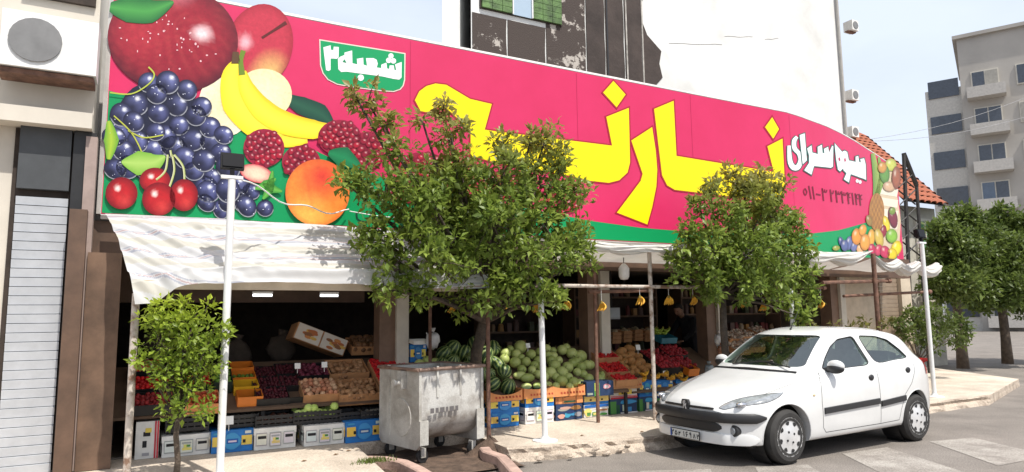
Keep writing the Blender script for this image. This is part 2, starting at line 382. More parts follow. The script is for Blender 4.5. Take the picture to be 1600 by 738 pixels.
ctop = lambda s: ZT - (0 if s < 10.8 else 0.004 * (s - 10.8) ** 2 * 3)
SL = SS[-1]
vs = [[S3(SL * i / ns, ZB + (ctop(SL * i / ns) - ZB) * j / 6, 0) for i in range(ns + 1)] for j in range(7)]
b.grid(vs); bk = [[S3(SL * i / ns, ZB + (ctop(SL * i / ns) - ZB) * j / 6, -.09) for i in range(ns + 1)] for j in range(7)]
M_mag = mat('magenta_vinyl', MAG, .38, var=.09, scale=.8, spec=.45, bump=.10, rgb2=(MAG[0] * .93, MAG[1] * .75, MAG[2] * .82))
b.build('panel', M_mag, sign, smooth=1)
b = MB(); b.grid(bk); b.build('backing', mat('zinc_sheet', (.4, .4, .4), .5), sign)
b = MB()
for z in (ZB - .012, ZT + .012): b.tube([S3(SL * i / ns, (z if z < 3 else ctop(SL * i / ns) + .012), -.045) for i in range(ns + 1)], .045, 6)
for s in (0, SL): b.tube([S3(s, ZB, -.045), S3(s, ctop(s), -.045)], .047, 6)
b.build('frame', mat('grey_trim', (.55, .53, .50), .5), sign)
LAY = [0.004]
def lay(n): return .003 + .0022 * n
def flatpoly(name, pts, col, n, holes=(), sub=True):
    q = [sp(*p) for p in pts]; b = MB(); T = [tuple(q[i] for i in t) for t in eartri(q)]
    while T:
        t = T.pop(); ss = [p[0] for p in t]
        if max(ss) - min(ss) > .22 and max(ss) > 10.2:
            k = max(range(3), key=lambda i: abs(t[i][0] - t[(i + 1) % 3][0])); a, b_, c_ = t[k], t[(k + 1) % 3], t[(k + 2) % 3]; m_ = ((a[0] + b_[0]) / 2, (a[1] + b_[1]) / 2); T += [(a, m_, c_), (m_, b_, c_)]
        else: b.add([S3(s, z, lay(n)) for s, z in t], [(0, 1, 2)], col)
    o = b.build(name, M_print, sign)
    for h, hc in holes: flatpoly('printed_counter', h, hc, n + 1)
    return o
def grow(pts, d):
    n = len(pts); A = sum(pts[i][0] * pts[(i + 1) % n][1] - pts[(i + 1) % n][0] * pts[i][1] for i in range(n)); sg = 1 if A > 0 else -1; out = []
    for i in range(n):
        a, p, c = (Vector(pts[k % n]).to_2d() for k in (i - 1, i, i + 1)); e1 = (p - a).normalized(); e2 = (c - p).normalized()
        n1 = Vector((e1.y, -e1.x)) * sg; n2 = Vector((e2.y, -e2.x)) * sg; m = (n1 + n2); k = max(.45, 1 + n1.dot(n2)); q = p + m * (d / k); out.append((q.x, q.y))
    return out
def mixc(a, b, t): t = max(0, min(1, t)); return tuple(x + (y - x) * t for x, y in zip(a, b))
def blob(name, cx, cy, rx, ry, rot, cf, n, rings=5, seg=22, shape=None):
    """printed fruit: disc of colour following the fruit's own painted modelling, flat on the vinyl"""
    b = MB(); c, s = math.cos(rot), math.sin(rot); vs = []; cols = []
    for k in range(rings + 1):
        r = k / rings
        for i in range(seg):
            a = 2 * math.pi * i / seg; q = shape(a) if shape else 1
            x, y = r * math.cos(a) * q, r * math.sin(a) * q
            X, Y_ = x * rx, y * ry; P = sp(cx + X * c - Y_ * s, cy + X * s + Y_ * c)
            vs.append(S3(*P, lay(n))); cols.append(cf(r, x * c * 1. - y * s, x * s + y * c))
    fs = [(k * seg + i, k * seg + (i + 1) % seg, (k + 1) * seg + (i + 1) % seg, (k + 1) * seg + i) for k in range(rings) for i in range(seg)]
    b.add(vs, fs, cols); return b.build(name, M_photo if rings > 2 else M_print, sign, fix=False)
def stroke(name, pts, wd, cf, n, m=24, v=4):
    """printed band along a centre line; widths in the same units"""
    pts = [Vector(p).to_2d() for p in pts]; k = len(pts) - 1; C_ = []
    for i in range(m + 1):
        t = i / m * k; j = min(int(t), k - 1); f = t - j
        p0, p1, p2, p3 = pts[max(j - 1, 0)], pts[j], pts[j + 1], pts[min(j + 2, k)]
        p = .5 * ((2 * p1) + (p2 - p0) * f + (2 * p0 - 5 * p1 + 4 * p2 - p3) * f * f + (3 * p1 - p0 - 3 * p2 + p3) * f ** 3)
        w = wd[j] + (wd[j + 1] - wd[j]) * f; C_.append((p, w))
    vs = []; cols = []
    for i, (p, w) in enumerate(C_):
        t = (C_[min(i + 1, m)][0] - C_[max(i - 1, 0)][0]).normalized(); nn = Vector((-t.y, t.x))
        for j in range(v + 1):
            q = p + nn * w * (j / v - .5); P = sp(q.x, q.y); vs.append(S3(*P, lay(n))); cols.append(cf(i / m, j / v) if callable(cf) else cf)
    fs = [(i * (v + 1) + j, i * (v + 1) + j + 1, (i + 1) * (v + 1) + j + 1, (i + 1) * (v + 1) + j) for i in range(m) for j in range(v)]
    b = MB(); b.add(vs, fs, cols); return b.build(name, M_print, sign, fix=False)
# green ground of the print: wavy strip
gt = [(166, 141), (200, 150), (280, 160), (400, 190), (470, 225), (540, 258), (620, 285), (720, 305), (820, 325), (920, 345), (1000, 356), (1060, 361), (1130, 364), (1200, 366), (1270, 365), (1310, 360), (1350, 349), (1404, 330)]
bm_ = MB(); top = []; bot = []
S0 = [sp(*p) for p in gt]
for i in range(len(S0) - 1):
    for k in range(6): 
        t = k / 6; s = S0[i][0] + (S0[i + 1][0] - S0[i][0]) * t; z = S0[i][1] + (S0[i + 1][1] - S0[i][1]) * t
        s = max(.01, s); top.append(S3(s, z, lay(0))); bot.append(S3(s, ZB + .01, lay(0)))
bm_.grid([bot, top], GRN); bm_.build('printed_green_band', M_print, sign)
for x in (640, 905, 1085, 1240):
    s_ = sp(x, 300)[0]; q = MB(); q.add([S3(s_ - .004, ZB + .02, .0022), S3(s_ + .004, ZB + .02, .0022), S3(s_ + .004, ZT - .02, .0022), S3(s_ - .004, ZT - .02, .0022)], [(0, 1, 2, 3)], (MAG[0] * .72, MAG[1] * .6, MAG[2] * .65)); q.build('sheet_seam', M_print, sign, fix=False)
# badge
def tr5(l): return [(500 + x / 9.23, 60 + y / 9.23) for x, y in l]
bd = tr5([(5, 35), (1215, 230), (1210, 600), (1190, 680), (1150, 730), (1060, 760), (900, 750), (500, 700), (250, 655), (120, 590), (50, 500), (15, 390)])
flatpoly('printed_badge_border', grow(bd, 1.8), (.75, .62, .55), 1); flatpoly('printed_badge', bd, (.0, .30, .10), 2)
WHT = (.82, .83, .84)
flatpoly('printed_numeral', tr5([(45, 135), (150, 105), (155, 170), (190, 175), (195, 125), (268, 130), (265, 280), (240, 300), (150, 295), (150, 460), (120, 475), (85, 465)]), WHT, 3)
flatpoly('printed_lettering', tr5([(255, 300), (290, 270), (350, 245), (350, 210), (460, 180), (465, 365), (535, 380), (528, 300), (620, 285), (625, 385), (675, 400), (660, 290), (770, 290), (815, 315), (830, 370), (815, 425), (880, 435), (880, 385), (955, 355), (965, 440), (995, 445), (1000, 395), (1060, 395), (1070, 460), (1095, 465), (1080, 380), (1175, 345), (1172, 570), (1140, 600), (1060, 590), (900, 555), (720, 530), (560, 510), (380, 485), (300, 490), (262, 450)]), WHT, 3, holes=[(tr5([(320, 345), (350, 305), (380, 360)]), (.0, .22, .08))])
for x, y, r in ((1020, 258, 38), (988, 322, 40), (1055, 330, 40), (585, 572, 46)): blob('printed_dot', 500 + x / 9.23, 60 + y / 9.23, r / 9.23, r / 9.23, 0, lambda *a: WHT, 3, 1, 12)
# yellow letters
YEL = (.90, .72, .0); RED = (.36, .015, .03)
LET = [[(958, 127), (977, 148), (963, 168), (942, 145)], [(1206, 183.6), (1216.6, 202), (1207.7, 217), (1195, 199)],
 [(986, 220), (1018.5, 199), (1024, 235), (1026.5, 265), (1025, 292), (1018.5, 324), (1011, 351), (963.5, 332.5), (1000.6, 283), (1003.7, 272)],
 [(1021.6, 170.7), (1052, 158), (1056.5, 244), (1208.6, 269), (1198.7, 229), (1222, 217), (1226, 290), (1219, 305), (1204, 313), (1180, 312), (1054, 297), (1042, 290), (1034, 274)],
 [(648, 157), (655, 143), (666, 135), (680, 131), (697, 133), (734, 155), (768, 163), (757, 203), (777, 206), (956, 228), (947, 183), (982, 169), (984, 254), (980, 270), (967, 282), (951, 286), (922, 283), (885, 274), (780, 256), (735, 244), (735, 204), (700, 172), (680, 168), (668, 176), (657, 174)]]
for l in LET:
    flatpoly('printed_letter_outline', grow(l, 2.2), RED, 1); flatpoly('printed_letter', l, YEL, 2)
# white words and the telephone number at the right
def t6(l): return [(1210 + x / 4.92, 190 + y / 4.92) for x, y in l]
DKG = (.03, .12, .10)
def worn(pts, wd):
    stroke('printed_letter_outline', t6(pts), [w / 4.92 + 3 for w in wd], DKG, 1, 8 * len(pts), 2); stroke('printed_letter', t6(pts), [w / 4.92 for w in wd], WHT, 2, 8 * len(pts), 2)
worn([(172, 118), (150, 150), (152, 205), (186, 248), (200, 300), (176, 352), (140, 350), (117, 300), (110, 186)], [22, 34, 34, 30, 36, 40, 42, 36, 24])
WORD = [[(190, 106), (228, 92), (245, 300), (213, 330)],
 [(247, 210), (280, 185), (287, 240), (330, 252), (328, 197), (360, 180), (366, 243), (380, 246), (376, 212), (408, 196), (416, 240), (440, 187), (448, 192), (445, 348), (430, 357), (300, 343), (280, 410), (225, 376), (262, 320), (262, 262)],
 [(458, 168), (516, 235), (535, 225), (555, 236), (568, 300), (620, 312), (620, 272), (640, 266), (648, 314), (660, 316), (656, 290), (685, 284), (697, 330), (700, 450), (680, 440), (650, 430), (582, 405), (568, 470), (530, 445), (550, 398), (530, 380), (522, 362), (500, 385), (484, 370), (470, 290)]]
for i, l in enumerate(WORD):
    flatpoly('printed_letter_outline', grow(t6(l), 1.5), DKG, 3)
    flatpoly('printed_letter', t6(l), WHT, 4, holes=[(t6([(486, 285), (497, 275), (503, 300), (492, 308)]), (.45, .02, .10)), (t6([(530, 290), (540, 278), (546, 305), (535, 312)]), (.45, .02, .10))] if i == 2 else ())
for x, y in ((634, 458), (656, 466)): blob('printed_dot', *t6([(x, y)])[0], 2.4, 2.8, 0, lambda *a: WHT, 2, 1, 10)
DIG = (.17, .002, .02)
def dig(strokes, wd=2.1):
    for s in strokes: stroke('printed_digit', t6(s), [wd] * len(s), DIG, 1, m=8 * (len(s) - 1), v=1)
dig([[(235, 515), (223, 538), (236, 566), (248, 542), (235, 515)]], 1.9)
dig([[(263, 495), (281, 596)], [(291, 500), (306, 600)], [(318, 558), (354, 566)]], 2.3)
for x, k in ((366, '3'), (428, '2'), (470, '3'), (514, '3'), (560, '4'), (596, '1'), (620, '4'), (650, '4')):
    y = 513 + (x - 366) * .155
    dig([[(x, y), (x + 11, y + 98 - (x - 366) * .03)]], 2.3)
    if k == '3': dig([[(x, y + 4), (x + 8, y + 27), (x + 19, y + 28), (x + 19, y + 8)], [(x + 19, y + 27), (x + 32, y + 31), (x + 36, y + 12)]], 1.6)
    if k == '2': dig([[(x + 1, y + 4), (x + 8, y + 28), (x + 21, y + 30), (x + 24, y + 8)]], 1.8)
    if k == '4': dig([[(x + 4, y + 10), (x + 9, y + 36), (x + 24, y + 42)], [(x + 24, y + 8), (x + 12, y + 14), (x + 12, y + 30)]], 1.6)
# small dark words on the green at the left of the tree
for s in ([(557, 332), (558, 342), (566, 347), (576, 345), (579, 337)], [(583, 342), (590, 344), (592, 338)], [(596, 338), (597, 346), (606, 347), (607, 341), (607, 347), (616, 348), (617, 340)], [(622, 341), (624, 349), (630, 353)], [(634, 346), (645, 348), (646, 340), (646, 348), (655, 349)],
          [(602, 302), (604, 312), (614, 313)], [(620, 306), (640, 310), (641, 303)], [(600, 322), (618, 326), (620, 317)]):
    stroke('printed_small_lettering', s, [3.2] * len(s), (.004, .05, .025), 1, m=5 * len(s), v=1)
# ---- the printed fruit
H = lambda x, y, hx, hy, r: max(0, 1 - math.hypot(x - hx, y - hy) / r)
def apple_c(base, lite, dark, hx=.3, hy=-.4):
    def f(r, x, y):
        c = mixc(base, dark, max(0, (r - .55) / .45) ** 2 * .8 + .35 * max(0, y)); c = mixc(c, lite, .55 * H(x, y, -.5, -.1, .6)); c = mixc(c, (.52, .06, .06), .30 * max(0, math.sin(math.atan2(y + 1.1, x) * 47 + 5 * y)) * (1 - r * .5)); c = mixc(c, (.90, .66, .68), 1.5 * H(x, y, hx, hy, .22) - .15); c = mixc(c, (.62, .2, .24), .8 * H(x, y, .1, -.9, .35)); return c
    return f
blob('printed_apple', 405, 72, 52, 66, .25, lambda r, x, y: mixc(mixc(mixc((.50, .03, .06), (.75, .5, .16), H(x, y, .35, .8, .75) * 1.2), (.25, .005, .02), max(0, r - .8) * 3), (.9, .55, .6), H(x, y, -.42, -.1, .25)), 3, 8, 36)
stroke('printed_apple_stem', [(409, 60), (428, 48), (447, 36)], [4, 4, 6], (.10, .01, .01), 4, 8, 2)
blob('printed_apple', 270, 62, 102, 84, .12, apple_c((.30, .008, .025), (.50, .03, .05), (.07, .002, .012), .45, -.12), 4, 12, 48)
for k in range(46):
    a, q = random.uniform(0, 6.28), random.uniform(.1, .9); blob('printed_droplet', 270 + 96 * q * math.cos(a), 62 + 74 * q * math.sin(a), random.uniform(.7, 1.9), random.uniform(.8, 2.2), 0, lambda *z: (.75, .45, .48), 5, 1, 7)
LF = (.015, .14, .03)
def leafp(name, pts, wd, c1, c2, n): stroke(name, pts, wd, lambda t, v: mixc(c1, c2, abs(v - .5) * 2), n, 18, 6)
leafp('printed_leaf', [(172, 12), (200, 16), (235, 18), (271, 4)], [14, 40, 38, 4], (.06, .30, .06), (.01, .12, .03), 6)
blob('printed_melon_half', 352, 164, 42, 50, 0, lambda r, x, y: mixc((.80, .66, .36), (.85, .79, .58), r), 3, 5, 28)
blob('printed_melon_half', 412, 148, 44, 40, .1, lambda r, x, y: mixc((.82, .74, .52), (.80, .70, .40), r), 4, 5, 30)
leafp('printed_leaf', [(440, 150), (470, 165), (500, 178), (521, 196)], [8, 28, 30, 3], (.015, .09, .05), (.004, .045, .03), 3)
ban = lambda t, v: mixc(mixc((.90, .62, .01), (.95, .76, .05), math.sin(v * 3.1)), (.55, .27, .01), max(0, .25 - v) * 1.6 + max(0, t - .9) * 3)
stroke('printed_banana', [(374, 96), (362, 120), (372, 160), (400, 192), (428, 206), (440, 214)], [12, 32, 52, 48, 34, 14], ban, 5, 30, 8)
stroke('printed_banana', [(379, 112), (386, 140), (410, 172), (445, 193), (490, 203), (523, 200)], [10, 26, 36, 36, 30, 8], ban, 6, 30, 8)
stroke('printed_banana', [(388, 186), (420, 212), (450, 221), (480, 219)], [20, 26, 20, 10], ban, 4, 20, 5)
stroke('printed_banana_stalk', [(368, 100), (368, 82)], [14, 9], (.10, .05, .02), 7, 6, 2); stroke('printed_banana_stalk', [(378, 118), (376, 96), (380, 80)], [10, 7, 8], (.14, .22, .02), 7, 6, 2)
def grape(x, y, r):
    dk = random.uniform(.45, 1.15); q = random.uniform(-.25, .25); lt = random.uniform(.45, 1.0)
    cf = lambda rr, a, b_: mixc(mixc(mixc((.045 * dk, .05 * dk, .15 * dk), (.17, .19, .42), H(a, b_, .25 + q, -.3, .95) * lt), (.006, .006, .022), max(0, rr - .55) * 2.0 + H(a, b_, -.3, .3, .7) * .95), (.80, .82, .90), H(a, b_, .32 + q, -.42, .24) * 1.6 + (.5 if rr > .95 and b_ > .3 else 0))
    blob('printed_grape', x, y, r * random.uniform(.92, 1.1), r * random.uniform(.85, 1.0), random.uniform(0, 1.5), cf, random.choice((7, 8, 9)), 8, 22)
    for k in range(3): blob('printed_droplet', x + random.uniform(-.7, .7) * r, y + random.uniform(-.7, .7) * r, random.uniform(.5, 1.1), random.uniform(.5, 1.1), 0, lambda *z: (.62, .64, .78), 10, 1, 6)
blob('printed_grape_shadow', 258, 215, 74, 92, -.5, lambda *a: (.01, .012, .035), 6, 1, 30)
for x, y in ((245, 148), (292, 142), (276, 165), (212, 163), (248, 178), (315, 168), (209, 191), (280, 197), (306, 182), (328, 200), (243, 207), (215, 222), (300, 220), (330, 222), (272, 231), (349, 212), (190, 180), (188, 205), (193, 236), (260, 215), (240, 235), (200, 262), (225, 262), (345, 240), (318, 252), (290, 248), (303, 268), (330, 278), (356, 262), (372, 290), (322, 292), (356, 298), (322, 318), (345, 328), (380, 318), (385, 323), (414, 326), (355, 318), (186, 250), (262, 130), (232, 130), (325, 300), (372, 308), (178, 215), (180, 265), (392, 300)):
    grape(x, y, random.uniform(16, 20) if y < 300 else random.uniform(13, 18))
stroke('printed_vine', [(172, 146), (205, 148), (232, 133), (241, 118), (232, 106)], [2, 2, 2, 2.2, 2.4], (.42, .48, .06), 11, 24, 1)
stroke('printed_vine', [(178, 182), (205, 208), (222, 240), (224, 254)], [2, 2, 2, 2], (.42, .45, .06), 11, 18, 1); stroke('printed_vine', [(200, 205), (225, 216), (255, 212)], [2, 2, 2], (.42, .45, .06), 11, 14, 1)
leafp('printed_leaf', [(170, 190), (174, 220), (170, 250)], [6, 24, 6], (.35, .50, .04), (.12, .32, .03), 10)
leafp('printed_leaf', [(190, 254), (215, 256), (240, 255), (258, 245)], [3, 38, 30, 3], (.36, .55, .12), (.17, .38, .04), 12)
for p in ([(262, 243), (258, 268), (244, 282)], [(269, 243), (272, 268), (264, 295)], [(272, 243), (286, 262), (288, 290)], [(266, 236), (268, 246)]): stroke('printed_cherry_stem', p, [3.2] * len(p), lambda t, v: mixc((.30, .36, .06), (.62, .62, .40), v), 14, 14, 2)
cher = lambda r, x, y: mixc(mixc(mixc((.46, .01, .015), (.13, .0, .006), max(0, r - .45) * 1.6), (.65, .06, .05), H(x, y, .2, .5, .6) * .6), (.9, .75, .7), H(x, y, -.25, -.3, .24) * 1.4)
for x, y, rx, ry in ((242, 283, 24, 20), (190, 303, 25, 25), (287, 306, 22, 25), (248, 312, 26, 26)): blob('printed_cherry', x, y, rx, ry, 0, cher, 13 if y < 290 else 15, 7, 28)
# pomegranate seeds, mint, peach
def seeds(cx, cy, rx, ry, n, k0):
    blob('printed_pomegranate_flesh', cx, cy, rx, ry, 0, lambda r, x, y: mixc((.20, .0, .02), (.30, .01, .04), r), k0, 2, 24)
    for k in range(n):
        a = k * 2.4; q = math.sqrt((k + .5) / n); s = random.uniform(5, 7); dk = random.uniform(.6, 1.25)
        blob('printed_seed', cx + rx * .9 * q * math.cos(a), cy + ry * .9 * q * math.sin(a), s, s * .85, random.uniform(0, 3), lambda r, x, y: mixc(mixc((.38 * dk, .006, .03), (.09, .0, .01), max(0, r - .5) * 1.6), (.85, .5, .5), H(x, y, .2, -.3, .35)), k0 + 1 + k % 3, 3, 12)
seeds(412, 232, 32, 30, 34, 7); seeds(470, 254, 30, 26, 24, 9); seeds(530, 216, 34, 28, 32, 8); seeds(574, 236, 26, 30, 20, 8)
blob('printed_pomegranate_rind', 400, 272, 26, 14, .25, lambda r, x, y: mixc((.80, .62, .45), (.55, .05, .08), r ** 3), 10, 4, 20)
for p, w in (([(398, 296), (415, 290), (430, 280)], [3, 16, 3]), ([(410, 312), (420, 296), (425, 268)], [3, 15, 3]), ([(440, 300), (425, 296), (410, 288)], [3, 14, 3])): leafp('printed_mint_leaf', p, w, (.13, .42, .06), (.03, .22, .03), 14)
peach = lambda r, x, y: mixc(mixc(mixc((.85, .24, .035), (.72, .055, .03), H(x, y, .15, -.5, .9) * 1.1), (.90, .48, .09), H(x, y, -.25, .7, .8)), (.55, .06, .02), max(0, r - .86) * 3 + max(0, .08 - abs(x + .25 - .2 * y)) * 4 * (1 if y < .6 else 0))
blob('printed_peach', 495, 302, 50, 52, .1, peach, 15, 14, 44)
leafp('printed_leaf', [(512, 240), (535, 247), (562, 262)], [6, 34, 5], (.01, .22, .08), (.005, .13, .05), 16)
seeds(790, 292, 44, 22, 30, 4); seeds(880, 310, 30, 26, 22, 4); seeds(660, 262, 40, 24, 28, 4); seeds(640, 300, 36, 18, 18, 4)
# ---- fruit heap at the far right of the print
flatpoly('printed_crate', [(1366, 262), (1396, 268), (1407, 345), (1404, 400), (1368, 394)], (.62, .50, .34), 1)
for y in (297, 314, 331, 348): stroke('printed_crate_slat', [(1372, y), (1402, y + 5)], [12, 12], (.78, .70, .56), 2, 6, 1)
stroke('printed_pineapple_leaf', [(1368, 310), (1369, 280), (1363, 240)], [10, 12, 6], lambda t, v: mixc((.12, .26, .05), (.34, .42, .10), v), 3, 14, 3); stroke('printed_pineapple_leaf', [(1370, 305), (1377, 275), (1372, 246)], [8, 9, 3], (.2, .34, .07), 3, 14, 2)
blob('printed_pineapple', 1369, 332, 12, 30, 0, lambda r, x, y: mixc((.50, .24, .05), (.22, .09, .02), .5 + .5 * math.sin(x * 14) * math.sin(y * 14)), 4, 10, 26)
HEAP = [(1391, 258, 9, 10, (.55, .58, .10)), (1381, 272, 8, 15, (.13, .30, .05)), (1388, 292, 10, 8, (.62, .40, .24)), (1399, 278, 7, 18, (.34, .10, .04)), (1377, 262, 7, 9, (.60, .30, .06)), (1318, 384, 6, 9, (.10, .13, .30)), (1326, 380, 6, 11, (.13, .16, .36)), (1313, 378, 4, 8, (.08, .1, .25)), (1333, 386, 5, 8, (.16, .18, .38)), (1337, 370, 8, 13, (.80, .30, .04)), (1350, 379, 8, 13, (.85, .36, .06)), (1346, 360, 6, 9, (.82, .34, .05)), (1343, 389, 6, 7, (.85, .45, .2)), (1360, 372, 6, 14, (.80, .42, .06)), (1372, 372, 7, 15, (.62, .45, .08)), (1361, 390, 6, 9, (.55, .03, .10)), (1371, 391, 6, 9, (.62, .05, .12)), (1381, 394, 8, 10, (.55, .03, .10)), (1384, 350, 5, 13, (.85, .62, .03)), (1394, 340, 7, 17, (.20, .02, .04)), (1393, 330, 5, 6, (.2, .3, .04)), (1392, 369, 9, 11, (.25, .50, .05)), (1399, 388, 8, 12, (.88, .68, .02)), (1392, 397, 8, 9, (.85, .6, .02)), (1357, 345, 5, 9, (.34, .20, .05)), (1379, 362, 5, 10, (.30, .02, .04)), (1305, 388, 6, 4, (.30, .34, .05))]
for k, (x, y, rx, ry, c) in enumerate(HEAP):
    blob('printed_heap_fruit', x, y, rx, ry, random.uniform(-.3, .3), lambda r, a, b_, c=c: mixc(mixc(c, tuple(q * .35 for q in c), max(0, r - .6) * 1.8), (.9, .85, .7), H(a, b_, -.3, -.4, .35) * .7), 5 + k % 6, 4, 16)
# ------------------------------------------------------------------ buildings behind
wb = thing('white_apartment_building', 'tall white rendered building behind the sign with brown tarred strips and window', 'building', 0, 0, 0)
M_ww = mat('white_render', (.72, .72, .70), .9, var=.05, scale=.45, bump=.2, detail=11, rgb2=(.56, .555, .53), thr=(.28, .52), speck=.06)
WB = -6.0
ua, ub, ur = onw(736, 60, WB)[0], onw(1029, 130, WB)[0], onw(1320, 200, WB)[0]
part('wall', MB().prism([(ua, -WB), (ur, -WB), (ur + 5.5, -WB + 9), (ua + 5.2, -WB + 9)], 0, 19), M_ww, wb)
M_tar = mat('tarred_strip', (.058, .042, .036), .85, var=.4, scale=1.2, bump=.6, rgb2=(.030, .021, .018))
M_peel = mat('peeling_strip', (.055, .040, .034), .85, rgb2=(.055, .04, .034), bump=.6)
def peel_mat():
    m = M_peel; nt = m.node_tree; b = nt.nodes['Principled BSDF']; l = nt.links.new
    tc = nt.nodes.new('ShaderNodeTexCoord'); a = nt.nodes.new('ShaderNodeTexNoise'); a.inputs['Scale'].default_value = 1.6; a.inputs['Detail'].default_value = 10; a.inputs['Roughness'].default_value = .7
    r = nt.nodes.new('ShaderNodeValToRGB'); r.color_ramp.elements[0].position = .555; r.color_ramp.elements[1].position = .575
    r.color_ramp.elements[0].color = (.055, .04, .034, 1); r.color_ramp.elements[1].color = (.42, .38, .34, 1)
    l(tc.outputs['Object'], a.inputs['Vector']); l(a.outputs[0], r.inputs[0]); l(r.outputs[0], b.inputs['Base Color'])
peel_mat()
edges = [ua + .01] + [onw(x, 60, WB)[0] for x in (792, 852, 915, 945, 975, 1002)] + [ub]
ztop = onw(736, 19, WB)[2]
for k in range(len(edges) - 1):
    x0, x1 = edges[k] + .02, edges[k + 1] - .02; b = MB(); P0 = []; P1 = []
    zt = ztop if k < 2 else 19
    last = k == len(edges) - 2
    for i in range(40):
        z = 4 + (zt - 4) * i / 39
        e = x1 + (.16 * math.sin(z * 3.1) + .10 * math.sin(z * 7.7 + 1) - (.35 if z > 9.6 else 0) - (0.25 * math.sin((z - 9) * 1.5) if z > 9 else 0) if last else .01 * math.sin(z * 5 + k))
        P0.append((x0, -WB - .02 - .008 * (k % 2), z)); P1.append((e, -WB - .02 - .008 * (k % 2), z))
    b.grid([P0, P1]); q0 = [(x, -WB + .01, z) for x, y, z in P0]; q1 = [(x, -WB + .01, z) for x, y, z in P1]; b.grid([P0, q0]); b.grid([P1, q1]); b.grid([[P0[-1], P1[-1]], [q0[-1], q1[-1]]])
    b.build('tarred_sheet', M_peel if k < 3 else M_tar, wb)
for (xa, ya, xb, yb) in ((1045, 68, 1128, 70), (1132, 57, 1176, 58), (1195, 62, 1216, 60)):
    p_, q_ = onw(xa, ya, WB), onw(xb, yb, WB); part('crack', MB().tube([(lerp(p_[0], q_[0], t), -WB - .004, lerp(p_[2], q_[2], t) + .012 * math.sin(t * 9)) for t in [k / 8 for k in range(9)]], .007, 4), mat('wall_crack', (.46, .45, .43), .9), wb)
M_lath = mat('pale_lath', (.45, .42, .38), .8, var=.3)
for x in (948, 978, 1003): 
    u = onw(x, 60, WB)[0]; part('lath', bx(u - .022, u + .022, WB + .035, WB - .01, 4, 15), M_lath if x > 950 else M_black, wb)
# window with green mosaic panels
M_gt = mat('green_tile', (.10, .19, .05), .5, var=.45, scale=5, bump=.4)
za = onw(800, 25, WB)[2]
x0, x1, x2, x3 = (onw(x, 10, WB)[0] for x in (749, 800, 828, 876))
win = part('window_surround', bx(x0, x3, WB + .05, WB - .02, za, za + 2.4), M_dark, wb)
for (p, q) in ((x0 + .03, x1 - .04), (x2 + .04, x3 - .03)):
    for k in range(9): 
        for j in range(3): part('green_tile', bx(p + (q - p) * j / 3 + .006, p + (q - p) * (j + 1) / 3 - .006, WB + .10, WB + .04, za + .02 + k * .15, za + .16 + k * .15), M_gt, win)
M_sky = mat('sky_painted_glass', (.35, .45, .55), .06, var=.02, spec=1.0)  # reflection of the sky put into the pane's base colour
part('pane', bx(x1 - .03, x2 + .03, WB + .07, WB + .04, za + .01, za + 2.3), M_sky, win)
part('mullion', bx(x1 - .035, x1 - .005, WB + .11, WB + .05, za + .01, za + 2.3), M_white, win); part('mullion', bx(x2 + .005, x2 + .035, WB + .11, WB + .05, za + .01, za + 2.3), M_white, win)
# right edge: corner trim, drain pipe, eaves, split units
part('corner_pipe', MB().tube([(ur - .05, -WB - .07, 0), (ur - .05, -WB - .07, 19)], .05, 8), mat('grey_pipe', (.42, .40, .37), .6), wb)
part('corner_post', bx(ur + .003, ur + .35, WB - .2, WB - .5, 0, 12.8), mat('cream_wall', (.55, .52, .46), .9), wb)
part('eaves', bx(ur + .36, ur + .9, WB - .2, WB - 3, 12.8, 12.95), mat('brown_eaves', (.25, .12, .07), .8), wb)
for y in (40, 148, 205):
    u, w, z = onw(1326, y, WB - .4)
    a = thing('air_conditioner', {40: 'highest of the three small air conditioners', 148: 'middle one of the three small air conditioners', 205: 'lowest of the three small air conditioners'}[y] + ' on the white building\'s right edge', 'air conditioner', u, WB - .35, z - .25, group='air conditioners on the white building')
    a.scale = (.7, .7, .7)
    part('case', bx(-.18, .32, .25, -.25, 0, .52), M_wcart, a); part('fan_grille', MB().lathe([(.20, -.256), (.20, -.27), (0, -.275)], 18, 'Y', (.07, 0, .26)), mat('grey_grille', (.2, .2, .2), .5), a)
    part('bracket', bx(-.3, .3, .1, -.1, -.06, -.004), M_rust, a)
wb2 = thing('white_house', 'bright white windowless wall left of the brown tarred strips', 'building', 0, 0, 0)
u0_, u1_ = onw(691, 40, -6.4)[0], onw(736, 40, -6.4)[0] - 1.3
part('wall', MB().prism([(u0_, 6.4), (u1_ + 1, 6.4), (u1_ + 6, 15), (u0_ + 4.9, 15)], 0, 20), M_ww, wb2); part('parapet', MB().prism([(u0_, 6.35), (u1_ + 1, 6.35), (u1_ + 6, 15), (u0_ + 4.9, 15)], 20, 20.3), M_column, wb2)

# red tiled house at the right
rh = thing('red_roof_house', 'house with red tiled roof and green window at the right behind the sign', 'building', 0, 0, 0)
M_rt = mat('red_roof_tile', (.36, .10, .045), .8, var=.3, scale=4)
HW = -3.5
c0 = onw(1412, 318, HW); c1 = onw(1412, 262, HW - 3)
e0u, ez = onw(1408, 322, HW)[0], onw(1430, 318, HW)[2]
part('wall', bx(e0u + .25, e0u + 2.35, HW - .4, HW - 8, 0, ez), mat('pale_house_wall', (.50, .47, .40), .9), rh)
rowsn, coln, LW, TL = 17, 42, .30, .36; sl = R(38)
tb = MB(); 
for k in range(6):
    a0, a1 = math.pi * k / 6, math.pi * (k + 1) / 6; r = LW / 2 * .96
    tb.add([(-r * math.cos(a0), 0, r * .5 * math.sin(a0)), (-r * math.cos(a1), 0, r * .5 * math.sin(a1)), (-r * math.cos(a1), TL * 1.1, r * .5 * math.sin(a1) - .025), (-r * math.cos(a0), TL * 1.1, r * .5 * math.sin(a0) - .025)], [(0, 1, 2, 3)])
